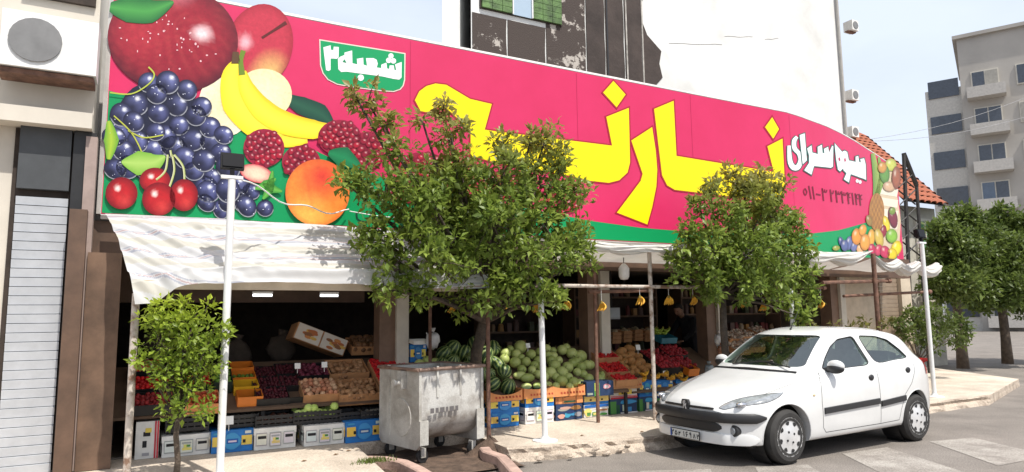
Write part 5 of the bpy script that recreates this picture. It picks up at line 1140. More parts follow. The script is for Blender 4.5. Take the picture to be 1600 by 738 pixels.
# ------------------------------------------------------------------ trees
def leaves(centres, n_per, size, cols, spread, seed, outward=.7, C0=None):
    rng = np.random.default_rng(seed); cs = np.array(centres, dtype=float)
    N = len(cs) * n_per; base = np.repeat(cs[:, :3], n_per, 0); rad = np.repeat(cs[:, 3], n_per)[:, None]
    dirs = rng.normal(size=(N, 3)); dirs /= np.linalg.norm(dirs, axis=1)[:, None]
    r = rng.uniform(.15, 1., (N, 1)) ** .6
    pos = base + dirs * r * rad * spread
    ax = dirs * outward + rng.normal(size=(N, 3)) * .55 + np.array([0, 0, .18]); ax /= np.linalg.norm(ax, axis=1)[:, None]
    up = rng.normal(size=(N, 3)) * .6 + np.array([0, 0, 1.]); sd = np.cross(ax, up); sd /= np.linalg.norm(sd, axis=1)[:, None] + 1e-9; nn = np.cross(sd, ax)
    L_ = size * rng.uniform(.4, 1.35, (N, 1)); W_ = L_ * rng.uniform(.19, .27, (N, 1))
    v0 = pos; v3 = pos + ax * L_ - nn * L_ * .12
    v1 = pos + ax * L_ * .45 + sd * W_ + nn * W_ * .35; v2 = pos + ax * L_ * .45 - sd * W_ + nn * W_ * .35; vm = pos + ax * L_ * .5
    V = np.stack([v0, v1, v3, v2, vm], 1).reshape(-1, 3); I = np.arange(N)[:, None] * 5
    Fc = np.concatenate([I + np.array([[0, 4, 1]]), I + np.array([[1, 4, 2]]), I + np.array([[0, 3, 4]]), I + np.array([[3, 2, 4]])], 0)
    c0, c1 = np.array(cols[0]), np.array(cols[1]); hue = np.repeat(rng.uniform(0, 1, len(cs)), n_per)[:, None] * .6 + rng.uniform(0, .4, (N, 1))
    colr = c0 + (c1 - c0) * hue; colr *= rng.uniform(.75, 1.2, (N, 1)); colr = np.repeat(colr, 5, 0)
    return V, Fc, colr
def mesh_np(name, V, Fc, col, m, parent):
    me = bpy.data.meshes.new(name); n, k = len(V), len(Fc)
    me.vertices.add(n); me.vertices.foreach_set('co', V.astype(np.float32).ravel()); me.loops.add(k * 3); me.loops.foreach_set('vertex_index', Fc.astype(np.int32).ravel())
    me.polygons.add(k); me.polygons.foreach_set('loop_start', np.arange(0, k * 3, 3, dtype=np.int32)); me.polygons.foreach_set('loop_total', np.full(k, 3, dtype=np.int32))
    me.update(calc_edges=True); at = me.color_attributes.new('col', 'FLOAT_COLOR', 'POINT'); a = np.ones((n, 4), dtype=np.float32); a[:, :3] = col; at.data.foreach_set('color', a.ravel())
    me.materials.append(m); o = link(name, me, parent); o['kind'] = 'stuff'; return o
M_bark = mat('bark', (.10, .075, .055), .9, var=.35, scale=9, bump=.8)
def tree(name, label, base, lobes, w0, tr, ztr, n_tw, n_lf, lsize, cols, seed, rnd=.9, cat='tree', newcols=None, lean=0., leany=0.):
    """lobes: photograph circles (x, y, radius, offset towards the street) turned into real clumps"""
    random.seed(seed); t = thing(name, label, cat, base[0], base[1], base[2]); B = F(*base); Rz = Matrix.Rotation(-ANG, 3, 'Z')
    cen = []; limbs = MB(); top = Vector((lean, leany, ztr))
    limbs.tube([(0, 0, -.02), (lean * .2 + .01, leany * .15, ztr * .35), (lean * .6 - .015, leany * .5, ztr * .7), top], [tr * 1.25, tr, tr * .92, tr * .85], 10)
    br = MB()
    for (x, y, r, dw) in lobes:
        u, w, z = onw(x, y, w0 + dw); rr = r / pxm(u, w0 + dw); c_ = Rz @ (F(u, w0 + dw, z) - B)
        mid = top.lerp(c_, .5) + Vector((random.uniform(-.05, .05), random.uniform(-.05, .05), random.uniform(-.02, .10)))
        br.tube([top - Vector((0, 0, .05)), mid, c_], [tr * .55, tr * .32, tr * .14], 6)
        k = max(3, int(n_tw * (rr / .3) ** 2))
        for q in range(k):
            d_ = Vector((random.gauss(0, 1), random.gauss(0, 1), random.gauss(0, 1) + .15)).normalized(); p = c_ + d_ * rr * random.uniform(.25, 1.0) ** .7
            if q % 2 == 0: br.tube([c_.lerp(p, .15), c_.lerp(p, .6) + Vector((0, 0, .02)), p + d_ * .03], [tr * .10, tr * .07, .003], 4, cap=False)
            cen.append((p.x, p.y, p.z, random.uniform(.07, .13) * rnd))
    part('trunk', limbs, M_bark, t, smooth=1); part('branches', br, M_bark, t, smooth=1)
    V, Fc, col = leaves(cen, n_lf, lsize, cols, 1.0, seed)
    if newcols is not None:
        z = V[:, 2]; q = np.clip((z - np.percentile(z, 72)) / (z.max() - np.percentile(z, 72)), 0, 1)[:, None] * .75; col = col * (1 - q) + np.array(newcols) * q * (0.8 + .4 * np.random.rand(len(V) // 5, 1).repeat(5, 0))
    mesh_np('crown', V, Fc, col, M_leaf, t); return t
G1, G2 = (.10, .165, .028), (.33, .42, .075)
wb_ = .05; ub_ = onw(735, 600, wb_)[0]
BIG = [(575, 160, 26, 0), (600, 195, 24, .1), (555, 150, 14, .1), (690, 175, 24, 0), (705, 210, 30, .2), (660, 190, 16, .1), (620, 240, 30, .2), (560, 275, 32, .1), (600, 300, 40, .3), (540, 285, 18, .2), (660, 290, 50, .3), (720, 260, 46, .0), (790, 225, 26, .1), (850, 225, 34, 0), (880, 255, 30, .2), (830, 215, 18, 0), (780, 285, 48, .3), (840, 290, 46, .1), (895, 300, 34, .1), (640, 345, 50, .3), (590, 370, 36, .2), (700, 340, 55, -.3), (770, 350, 55, .4), (850, 350, 50, .2), (905, 370, 30, .1), (560, 372, 16, .2), (610, 420, 40, .2), (680, 410, 52, .4), (750, 420, 55, .2), (820, 410, 48, .3), (880, 405, 36, .1), (920, 405, 20, 0), (600, 452, 22, .2), (650, 455, 30, .1), (720, 465, 30, -.1), (790, 455, 32, .2), (850, 455, 30, .3), (875, 470, 14, .2), (700, 300, 60, -.5), (790, 330, 60, -.5), (740, 390, 60, -.6)]
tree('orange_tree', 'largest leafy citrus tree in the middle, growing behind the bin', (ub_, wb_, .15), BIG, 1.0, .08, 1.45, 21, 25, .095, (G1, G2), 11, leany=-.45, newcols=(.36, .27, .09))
T2 = [(1150, 280, 22, 0), (1185, 285, 26, 0), (1215, 290, 20, .1), (1165, 305, 34, .1), (1110, 300, 22, .1), (1095, 330, 26, .1), (1140, 345, 40, .2), (1200, 335, 40, .1), (1240, 345, 24, .1), (1075, 370, 26, .1), (1115, 390, 42, .2), (1180, 390, 48, .3), (1240, 385, 32, .1), (1065, 410, 24, 0), (1100, 435, 34, .1), (1150, 440, 40, .2), (1210, 440, 40, .2), (1255, 430, 30, .1), (1270, 460, 18, .1), (1240, 475, 24, .1), (1110, 465, 18, 0), (1170, 395, 50, -.5), (1190, 350, 46, -.4), (1055, 430, 14, 0), (1265, 395, 14, .1), (1250, 495, 14, .2)]
u2_, w2_, _ = onw(1132, 520, 1.0)
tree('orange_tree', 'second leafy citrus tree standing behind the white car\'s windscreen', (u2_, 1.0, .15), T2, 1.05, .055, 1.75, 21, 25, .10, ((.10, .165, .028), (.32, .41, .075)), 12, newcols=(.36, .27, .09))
T3 = [(248, 480, 18, 0), (285, 482, 18, 0), (320, 490, 16, 0), (235, 505, 20, .1), (265, 505, 26, .1), (300, 510, 26, .1), (335, 515, 18, .1), (245, 535, 24, .1), (285, 545, 30, .1), (325, 545, 26, .0), (230, 560, 14, .1), (260, 575, 22, .1), (300, 580, 26, .1), (335, 575, 18, 0), (255, 600, 16, .1), (285, 610, 22, .1), (310, 605, 18, 0), (275, 635, 16, .1), (310, 645, 14, .1), (325, 650, 10, 0), (265, 645, 10, .1), (285, 560, 30, -.2), (218, 565, 8, .1), (345, 520, 9, 0)]
w3_ = 1.25; u3_ = onw(275, 740, w3_)[0]
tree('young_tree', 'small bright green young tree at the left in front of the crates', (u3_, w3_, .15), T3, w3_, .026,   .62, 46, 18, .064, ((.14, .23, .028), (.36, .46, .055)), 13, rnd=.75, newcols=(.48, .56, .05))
# shrubs and trees at the right
SH = [(1425, 495, 18, 0), (1440, 515, 20, .1), (1415, 520, 16, .1), (1450, 535, 18, 0), (1400, 510, 12, 0), (1470, 510, 24, 0), (1500, 520, 26, 0), (1460, 490, 16, -.2)]
tree('shrub', 'green shrub behind the white car\'s rear end', (onw(1435, 560, -.3)[0], -.3, .15), SH, -.3, .03, .5, 22, 22, .10, ((.05, .085, .02), (.17, .22, .05)), 14, cat='shrub', newcols=(.2, .26, .06))
SH2 = [(1270, 515, 10, 0), (1300, 512, 10, 0), (1330, 513, 9, 0), (1350, 508, 10, 0), (1380, 508, 12, 0)]
tree('shrub', 'low yellowish shrub showing just above the white car\'s roof', (onw(1320, 560, .9)[0], .9, .15), SH2, .9, .02, .6, 10, 16, .09, ((.10, .11, .025), (.20, .19, .05)), 15, cat='shrub')
for k, (x, y, s, w) in enumerate(((1500, 400, 1, -2.0), (1570, 410, 1.1, -2.2), (1640, 395, 1.1, -2.0))):
    lob = [(x + dx * s, y + dy * s, r * s, dz) for dx, dy, r, dz in ((0, -55, 26, 0), (-28, -30, 26, .3), (25, -35, 30, .2), (0, -5, 38, .4), (-30, 10, 26, .2), (32, 12, 28, 0), (-10, 40, 34, .5), (22, 50, 28, .2), (-32, 50, 24, 0), (0, 20, 40, -.6))]
    u, _, z = onw(x, 520, w); tree('street_tree', ('round green tree right of the red roofed house', 'leafy green tree in front of the apartment block', 'green tree at the right edge in front of the apartment block')[k], (u, w, .15), lob, w, .12, 2.0, 24, 24, .15, ((.06, .10, .02), (.20, .26, .06)), 20 + k, rnd=1.5)

# ------------------------------------------------------------------ car
def interp(tab):
    xs = [a for a, _ in tab]; ys = [b for _, b in tab]; n = len(xs); m = [0] * n
    dl = [(ys[i + 1] - ys[i]) / (xs[i + 1] - xs[i]) for i in range(n - 1)]
    for i in range(1, n - 1): m[i] = 0 if dl[i - 1] * dl[i] <= 0 else 2 * dl[i - 1] * dl[i] / (dl[i - 1] + dl[i])
    m[0], m[-1] = dl[0], dl[-1]
    def f(x):
        x = max(xs[0], min(xs[-1], x)); i = 0
        while i < n - 2 and x > xs[i + 1]: i += 1
        h = xs[i + 1] - xs[i]; t = (x - xs[i]) / h
        return (2*t**3 - 3*t**2 + 1) * ys[i] + (t**3 - 2*t**2 + t) * h * m[i] + (-2*t**3 + 3*t**2) * ys[i + 1] + (t**3 - t**2) * h * m[i + 1]
    return f
c_top = interp([(0, .585), (.04, .640), (.12, .685), (.3, .752), (.6, .832), (.9, .900), (1.06, .945), (1.3, 1.11), (1.55, 1.268), (1.72, 1.352), (1.9, 1.402), (2.2, 1.432), (2.6, 1.425), (3.0, 1.392), (3.3, 1.345), (3.43, 1.29), (3.58, 1.13), (3.70, .99), (3.79, .88), (3.835, .74)])
c_bot = interp([(0, .25), (.1, .205), (.4, .195), (.7, .19), (3.2, .20), (3.6, .26), (3.8, .34), (3.835, .40)])
c_sh = interp([(0, .555), (.1, .62), (.3, .68), (.6, .755), (.9, .825), (1.15, .88), (1.6, .915), (2.4, .955), (3.0, .99), (3.4, 1.0), (3.6, .96), (3.75, .85), (3.835, .70)])
c_W = interp([(0, .50), (.05, .60), (.15, .705), (.35, .785), (.7, .822), (1.2, .828), (2.4, .828), (3.1, .822), (3.5, .775), (3.7, .705), (3.8, .63), (3.835, .56)])
c_Wr = interp([(0, .34), (.6, .50), (1.06, .62), (1.4, .585), (1.8, .56), (2.4, .552), (3.0, .535), (3.4, .52), (3.7, .56), (3.835, .5)])
def dfm(x, y):
    fm = 1 - sm(1.5, 2.3, x); rm = sm(2.9, 3.6, x)
    return x + (.24 * fm - .16 * rm) * y * y
def section(x, ins=0.):
    b_, s_, t_, W, Wr = c_bot(x), c_sh(x), c_top(x), c_W(x), c_Wr(x); g = max(.012, t_ - s_); h = s_ - b_
    Wr = min(Wr, W * .92)
    ctl = [(0, b_), (.55 * W, b_), (.86 * W, b_ + .012), (.955 * W, b_ + .06 * h), (.985 * W, b_ + .2 * h), (W, b_ + .48 * h), (.997 * W, b_ + .7 * h), (.975 * W, s_ - .09 * h), (.925 * W, s_ + .01 * h), (lerp(.895 * W, Wr, .42), s_ + .36 * g), (Wr, s_ + .80 * g), (Wr * .90, s_ + .91 * g), (Wr * .62, s_ + .975 * g), (Wr * .3, s_ + .995 * g), (0, t_)]
    out = []
    n = len(ctl) - 1
    for i in range(n):
        p0, p1, p2, p3 = ctl[max(i - 1, 0)], ctl[i], ctl[i + 1], ctl[min(i + 2, n)]
        if i == 0: p0 = (-p2[0], p2[1])
        if i == n - 1: p3 = (-p1[0], p1[1])
        for q in range(4):
            f = q / 4; out.append(tuple(.5 * (2 * p1[k] + (p2[k] - p0[k]) * f * .9 + (2 * p0[k] * .9 + (-5 * p1[k] + 4 * p2[k] - p3[k]) * .9 - (2 * .1) * (p1[k] - p2[k]) * 1.5 + p1[k] * 0) * f * f * 0 ) if False else
                lerp(p1[k], p2[k], f) * .35 + .65 * .5 * (2 * p1[k] + (p2[k] - p0[k]) * f + (2 * p0[k] - 5 * p1[k] + 4 * p2[k] - p3[k]) * f * f + (3 * p1[k] - p0[k] - 3 * p2[k] + p3[k]) * f ** 3) for k in range(2)))
    out.append(ctl[-1]); return out
XS = [0, .012, .03, .055, .085, .12, .16, .2] + [.2 + .045 * k for k in range(1, 20)] + [1.06 + .05 * k for k in range(1, 15)] + [1.76 + .07 * k for k in range(1, 22)] + [3.23 + .04 * k for k in range(1, 15)] + [3.81, 3.825, 3.835]
XS = [x for k, x in enumerate(XS) if k == 0 or x > XS[k - 1]]
SEC = [section(x) for x in XS]; NS = len(SEC[0])
def hpt(i, j, s=1, off=0.):
    y, z = SEC[i][j]; x = XS[i]
    if off:
        i0, i1, j0, j1 = max(i - 1, 0), min(i + 1, len(XS) - 1), max(j - 1, 0), min(j + 1, NS - 1)
        A = Vector((dfm(XS[i1], SEC[i1][j][0]) - dfm(XS[i0], SEC[i0][j][0]), SEC[i1][j][0] - SEC[i0][j][0], SEC[i1][j][1] - SEC[i0][j][1])); B_ = Vector((dfm(x, SEC[i][j1][0]) - dfm(x, SEC[i][j0][0]), SEC[i][j1][0] - SEC[i][j0][0], SEC[i][j1][1] - SEC[i][j0][1]))
        nn = A.cross(B_); 
        if nn.length > 1e-9:
            nn.normalize(); c_ = Vector((0, y, z)) - Vector((0, 0, .65))
            if nn.dot(c_) < 0: nn = -nn
            return Vector((dfm(x, y) + nn.x * off, s * max(0, y + nn.y * off) if j not in (0, NS - 1) else 0, z + nn.z * off))
    return Vector((dfm(x, y), s * y, z))
def loft(off=0., i0=0, i1=None, j0=0):
    i1 = i1 or len(XS); b = MB(); rows = []
    for i in range(i0, i1):
        rows.append([hpt(i, j, 1, off) for j in range(j0, NS)] + [hpt(i, j, -1, off) for j in range(NS - 2, j0 - (1 if j0 else 0), -1)])
    m = len(rows[0]); b.grid(rows, close=True); o = len(b.v)
    for r, rev in ((0, False), (len(rows) - 1, True)):
        cen = sum((Vector(p) for p in rows[r]), Vector()) / m; cen.x = min(p.x for p in rows[r]) if r == 0 else max(p.x for p in rows[r])
        k = b.v.__len__(); b.v.append(tuple(cen)); base = r * m
        for q in range(m): b.f.append((base + q, base + (q + 1) % m, k)); b.m.append(0)
    return b
def side_y(x_, z):      # body half width at deformed x, height z
    lo, hi = 0., 3.835
    best = None
    x = x_
    for it in range(6):
        S = section(x); y = None
        for k in range(8, NS - 1):
            if S[k][1] <= z <= S[k + 1][1]: y = lerp(S[k][0], S[k + 1][0], (z - S[k][1]) / max(1e-6, S[k + 1][1] - S[k][1])); break
        if y is None: y = max(p[0] for p in S)
        x = max(0, min(3.835, x_ - (dfm(x, y) - x)))
    return y
def boolean(o, cutters):
    for c_ in cutters:
        md = o.modifiers.new('b', 'BOOLEAN'); md.object = c_; md.operation = 'DIFFERENCE'; md.solver = 'EXACT'
    dg_ = bpy.context.evaluated_depsgraph_get(); me = bpy.data.meshes.new_from_object(o.evaluated_get(dg_)); o.modifiers.clear(); o.data = me
    for c_ in cutters: bpy.data.objects.remove(c_)
def xz_prism(poly, y0, y1):
    n = len(poly); b = MB(); tri = tessellate_polygon([[Vector((x, z, 0)) for x, z in poly]])
    b.add([(x, y0, z) for x, z in poly] + [(x, y1, z) for x, z in poly], [tuple(t) for t in tri] + [tuple(i + n for i in t) for t in tri] + [(i, (i + 1) % n, n + (i + 1) % n, n + i) for i in range(n)]); return b.build('cut', M_black)
def rnd_poly(p, k=5, r=.18):
    out = []; n = len(p)
    for i in range(n):
        a, b_, c_ = Vector(p[i - 1]), Vector(p[i]), Vector(p[(i + 1) % n])
        s0, s1 = b_ + (a - b_) * r, b_ + (c_ - b_) * r
        for q in range(k): t = q / (k - 1); out.append(tuple((s0 * (1 - t) ** 2 + b_ * 2 * t * (1 - t) + s1 * t * t)))
    return out
FRW = rnd_poly([(1.44, .945), (1.60, 1.075), (1.78, 1.205), (1.96, 1.285), (2.27, 1.315), (2.31, .975)]); RRW = rnd_poly([(2.42, .985), (2.38, 1.315), (2.74, 1.300), (2.97, 1.250), (3.10, 1.13), (3.12, 1.03)])
WHX, WHR = (.70, 3.14), .29
M_carp = mat('white_car_paint', (.68, .68, .67), .20, var=.05, scale=2.5, spec=.5, coat=.6)
M_glass = bpy.data.materials.new('car_glass'); M_glass.use_nodes = True
nt = M_glass.node_tree; pb_ = nt.nodes.new('ShaderNodeBsdfGlossy'); pb_.inputs['Roughness'].default_value = .02; pb_.inputs['Color'].default_value = (.9, .95, .93, 1)
trn = nt.nodes.new('ShaderNodeBsdfTransparent'); trn.inputs[0].default_value = (.62, .72, .66, 1); mxs = nt.nodes.new('ShaderNodeMixShader'); mxs.inputs[0].default_value = .20
nt.links.new(trn.outputs[0], mxs.inputs[1]); nt.links.new(pb_.outputs[0], mxs.inputs[2]); nt.links.new(mxs.outputs[0], nt.nodes['Material Output'].inputs[0])
M_trim = mat('black_trim', (.022, .022, .024), .5, var=.1); M_seam = mat('panel_gap', (.06, .06, .06), .8, var=0); M_tyre = mat('tyre_rubber', (.035, .033, .031), .85, var=.25, scale=8)
M_hub = mat('hubcap_silver', (.72, .72, .72), .35, metal=.4, var=.1); M_lamp = mat('headlamp_glass', (.30, .32, .34), .08, var=.3, scale=14, coat=1.); M_chr = mat('chrome', (.6, .6, .62), .15, metal=.9, var=.05); M_red = mat('tail_red', (.45, .02, .02), .2, var=.1)
def curve_on(pts, off=.0015): return [(x, -(side_y(x, z) + off), z) for x, z in pts]
def dens(pts, st=.03):
    out = []
    for a, b_ in zip(pts, pts[1:]):
        n = max(1, int(math.hypot(b_[0] - a[0], b_[1] - a[1]) / st)); out += [(lerp(a[0], b_[0], k / n), lerp(a[1], b_[1], k / n)) for k in range(n)]
    return out + [pts[-1]]
def ribbon(pts, wd, off, s=-1):          # flat strip along a line of the body side
    pts = dens(pts); b = MB(); rows = []
    for i, (x, z) in enumerate(pts):
        a, c_ = pts[max(i - 1, 0)], pts[min(i + 1, len(pts) - 1)]; dx, dz = c_[0] - a[0], c_[1] - a[1]; l = math.hypot(dx, dz) or 1; nx, nz = -dz / l * wd / 2, dx / l * wd / 2
        rows.append([(x + nx * k, s * (side_y(x + nx * k, z + nz * k) + off), z + nz * k) for k in (-1, 0, 1)])
    b.grid(rows); return b
def make_car(label, u, w, rot, paint, group=None):
    car = thing('hatchback_car', label, 'car', u, w, 0, rot=rot, group=group)
    body = loft().build('body', paint, car, smooth=35)
    iA = next(k for k, x in enumerate(XS) if x > 1.16); iB = next(k for k, x in enumerate(XS) if x > 3.45)
    cab = MB(); rows = []
    for i in range(iA, iB):
        S = [hpt(i, j, 1, -.04) for j in range(14, NS)]; S = [p for p in S if p.z > .42]; y0 = S[0].y
        R_ = [Vector((S[0].x, 0, .42)), Vector((S[0].x, y0, .42))] + S[-(NS - 22):]
        rows.append(R_ + [Vector((p.x, -p.y, p.z)) for p in R_[::-1][1:-1]])
    m = len(rows[0]); cab.grid(rows, close=True); cab.f += [tuple(range(m)), tuple(range((len(rows) - 1) * m, len(rows) * m))]; cab.m += [0, 0]
    cuts = [cab.build('cut', M_black)]
    for p in (FRW, RRW): cuts += [xz_prism(p, .40, 1.2), xz_prism(p, -1.2, -.40)]
    ws = rnd_poly([(-.615, .985), (.615, .985), (.485, 1.335), (-.485, 1.335)], 5, .1); n = len(ws); b = MB()
    b.add([(.95, y, z) for y, z in ws] + [(2.1, y, z) for y, z in ws], [tuple(range(n)), tuple(range(n, 2 * n))] + [(i, (i + 1) % n, n + (i + 1) % n, n + i) for i in range(n)]); cuts.append(b.build('cut', M_black))
    rw = rnd_poly([(-.5, 1.03), (.5, 1.03), (.42, 1.27), (-.42, 1.27)], 5, .1); b = MB()
    b.add([(3.2, y, z) for y, z in rw] + [(4.2, y, z) for y, z in rw], [tuple(range(n)), tuple(range(n, 2 * n))] + [(i, (i + 1) % n, n + (i + 1) % n, n + i) for i in range(n)]); cuts.append(b.build('cut', M_black))
    for x in WHX:
        for s in (-1, 1):
            b = MB(); b.lathe([(0, .52 * s), (.345, .52 * s), (.345, 1.2 * s), (0, 1.2 * s)], 40, 'Y', (x, 0, .295)); cuts.append(b.build('cut', M_black))
    # under-grille opening
    b = MB(); b.box((.0, 0, .385), (.10, .86, .085)); 
    for c_ in cuts: c_.parent = car
    bpy.context.view_layer.update(); boolean(body, cuts)
    body.data.materials.clear(); body.data.materials.append(paint)
    body.data.polygons.foreach_set('use_smooth', [True] * len(body.data.polygons)); body.data.set_sharp_from_angle(angle=R(32))
    # glass skin just under the paint, seen through the openings
    jb = next(j for j in range(NS) if j > 4 * 8 - 2); g = {'windscreen': MB(), 'side_window': MB(), 'rear_window': MB()}
    i0, i1 = next(k for k, x in enumerate(XS) if x > 1.04), next(k for k, x in enumerate(XS) if x > 3.66)
    for s in (1, -1):
        for i in range(i0, i1):
            for j in range(jb, NS - 1):
                q = [hpt(a, c_, s, -.012) for a, c_ in ((i, j), (i, j + 1), (i + 1, j + 1), (i + 1, j))]; cy = abs(sum(p.y for p in q)) / 4; cz = sum(p.z for p in q) / 4; x = XS[i]
                k = 'side_window' if j < 4 * 10 + 1 else ('windscreen' if x < 1.85 else ('rear_window' if x > 3.2 else None))
                if k: g[k].add(q, [(0, 1, 2, 3)])
    for k, b in g.items(): part(k, b, M_glass, car, smooth=1)
    # cabin: floor lining, dashboard, steering wheel, seats
    M_int = mat('dark_upholstery', (.05, .052, .058), .9, var=.2); M_seat = mat('grey_seat', (.17, .175, .19), .9, var=.2)
    part('dashboard', MB().box((1.50, 0, .80), (.34, 1.26, .26)), M_int, car)
    for y in (-.36, .36):
        st_ = part('seat', MB().box((2.06, y, .60), (.50, .46, .18)), M_seat, car); part('backrest', MB().box((2.36, y, .88), (.14, .44, .52), rotM('Y', .22)), M_seat, st_); part('headrest', MB().box((2.45, y, 1.20), (.09, .26, .17), rotM('Y', .2)), M_seat, st_)
    part('rear_seat', MB().box((3.05, 0, .82), (.16, 1.1, .55), rotM('Y', .25)), M_seat, car)
    b = MB(); b.tube([(1.80 + .06 * math.cos(a), -.36 + .18 * math.sin(a), .93 + .165 * math.cos(a)) for a in [2 * math.pi * k / 20 for k in range(21)]], .014, 6); b.tube([(1.66, -.36, .88), (1.80, -.36, .93)], .03, 6); b.box((1.80, -.36, .93), (.03, .34, .05)); part('steering_wheel', b, M_trim, car)
    part('mirror_inside', MB().box((1.76, 0, 1.27), (.03, .2, .06)), M_trim, car)
    # wheel arch liners, wheels
    for x in WHX:
        for s in (-1, 1):
            wl_ = part('wheel', MB().lathe([(.17, -.085 * s), (.215, -.098 * s), (.265, -.092 * s), (.285, -.06 * s), (.29, 0), (.285, .06 * s), (.25, .09 * s), (.17, .09 * s)], 40, 'Y', (x, -.72 * -s * -1 if False else s * .715, WHR)), M_tyre, car, smooth=35)
            wl_['label'] = 'road wheel'; y = s * .715
            o_ = s * .078
            part('hubcap', MB().lathe([(0, y + o_ + s * .022), (.05, y + o_ + s * .022), (.09, y + o_ + s * .014), (.150, y + o_ + s * .008), (.178, y + o_ + s * .006), (.196, y + o_ + s * .012), (.208, y + o_ + s * .012), (.212, y + o_ - s * .004)], 36, 'Y', (x, 0, WHR)), M_hub, wl_, smooth=40)
            b = MB()
            for k in range(8):
                a = 2 * math.pi * k / 8 + .2; pts = [(.146 + .020 * math.cos(q), .026 * math.sin(q) * (1.25 if math.cos(q) > 0 else .8)) for q in [2 * math.pi * t / 12 for t in range(12)]]
                b.add([(x + r * math.cos(a) - t * math.sin(a), y + o_ + s * .0125 , WHR + r * math.sin(a) + t * math.cos(a)) for r, t in pts], [tuple(range(12))])
            part('hubcap_hole', b, M_black, wl_, fix=False)
            b = MB()
            for k in range(4): a = 2 * math.pi * k / 4 + .5; b.lathe([(0, y + o_ + s * .026), (.012, y + o_ + s * .026), (.013, y + o_ + s * .015)], 8, 'Y', (x + .062 * math.cos(a), 0, WHR + .062 * math.sin(a)))
            part('wheel_nut', b, M_black, wl_)
            part('arch_lip', MB().tube([(x + .343 * math.cos(a), s * (side_y(max(.02, x + .343 * math.cos(a)), .295 + .343 * math.sin(a)) - .004), .295 + .343 * math.sin(a)) for a in [math.pi * (-.06 + 1.12 * k / 24) for k in range(25)]], .008, 6), paint, car)
            part('arch_liner', MB().lathe([(.338, s * .50), (.338, s * .72)], 32, 'Y', (x, 0, .295)), M_black, car)
            part('arch_back', MB().lathe([(.338, s * .53), (0, s * .53)], 32, 'Y', (x, 0, .295)), M_black, car)
    # bumper rub strip round the nose
    def nose(z0, z1, off, xm, y_end=None, depth=.03):
        b = MB(); pl = []
        yw = side_y(0.001, (z0 + z1) / 2) if False else .50
        zc = (z0 + z1) / 2
        for k in range(12): y = .50 * k / 11; pl.append((dfm(0, y), y, 0))
        for x in [.012, .03, .055, .085, .12, .16, .2, .26, .32, .38, .44, .5, .56, .62]:
            S = section(x); yy = None
            for q in range(6, NS - 1):
                if S[q][1] <= zc <= S[q + 1][1]: yy = lerp(S[q][0], S[q + 1][0], (zc - S[q][1]) / max(1e-6, S[q + 1][1] - S[q][1])); break
            if yy is None: yy = c_W(x)
            if dfm(x, yy) > xm: break
            pl.append((dfm(x, yy), yy, 0))
        if y_end: pl = [p for p in pl if p[1] <= y_end]
        full = [(x, -y) for x, y, _ in pl[::-1]] + [(x, y) for x, y, _ in pl[1:]]; rows = []
        n = len(full)
        for i, (x, y) in enumerate(full):
            a, c_ = full[max(i - 1, 0)], full[min(i + 1, n - 1)]; dx, dy = c_[0] - a[0], c_[1] - a[1]; l = math.hypot(dx, dy); nx, ny = -dy / l, dx / l
            e_ = min(1, min(i, n - 1 - i) / 2 + .25)
            pr = [(-.012, 0), (off * .7 * e_, .0), (off * e_, .18), (off * e_, .82), (off * .7 * e_, 1), (-.012, 1)]
            rows.append([(x + nx * o_, y + ny * o_, lerp(lerp(zc, z0, e_), lerp(zc, z1, e_), h_)) for o_, h_ in pr])
        b.grid(rows); m = len(rows[0]); b.f += [tuple(range(m)), tuple(range((n - 1) * m, n * m))]; b.m += [0, 0]; return b
    part('bumper_strip', nose(.455, .555, .045, .44), M_trim, car, smooth=40)
    part('bumper_skirt', nose(.225, .340, .014, .34), paint, car, smooth=40)
    part('lower_grille', nose(.350, .450, .010, .30, .46), M_black, car)
    part('upper_grille', nose(.578, .602, .012, .20, .40), M_black, car)
    for s in (-1, 1):
        # headlamp wrapping over the front corner
        b = MB(); rows = []
        ia, ic = next(k for k, x in enumerate(XS) if x >= .03), next(k for k, x in enumerate(XS) if x > .56)
        for i in range(ia, ic):
            t = (XS[i] - .03) / .53; hw = (math.sin(math.pi * min(1, t * .92 + .10)) ** .7) * 4.6; cj = 33.5 - 1.5 * t + 2.2 * (1 - t) ** 2
            row = []
            for k in range(7):
                jf = cj + hw * (k / 6 - .5) * 1.5; j = max(0, min(NS - 2, int(jf))); f = jf - j; row.append(hpt(i, j, s, .007 if 0 < k < 6 else .0005).lerp(hpt(i, j + 1, s, .007 if 0 < k < 6 else .0005), f))
            rows.append(row)
        b.grid(rows); hl = part('headlight', b, M_lamp, car, smooth=1); part('headlight_gap', MB().tube([r_[0] for r_ in rows] + [r_[-1] for r_ in rows[::-1]] + [rows[0][0]], .0035, 4), M_seam, hl)
        hc = hpt((ia + ic) // 2 - 4, 33, s, .010); part('reflector', MB().ball(hc, (.075, .045, .03), nu=14, nv=8), M_chr, hl, smooth=1)
        # fog lamp
        fy = .56; fx = .155; part('fog_lamp', MB().lathe([(0, fx - .060), (.045, fx - .060), (.062, fx - .052), (.066, fx + .06)], 18, 'Y'), M_trim, car, smooth=40).matrix_local = Matrix.Translation((0, s * fy, .375)) @ Matrix.Rotation(R(-90), 4, 'Z') @ Matrix.Identity(4)
        part('fog_lens', MB().ball((fx - .062, s * fy, .375), (.006, .04, .04), nu=12, nv=8), M_lamp, car, smooth=1)
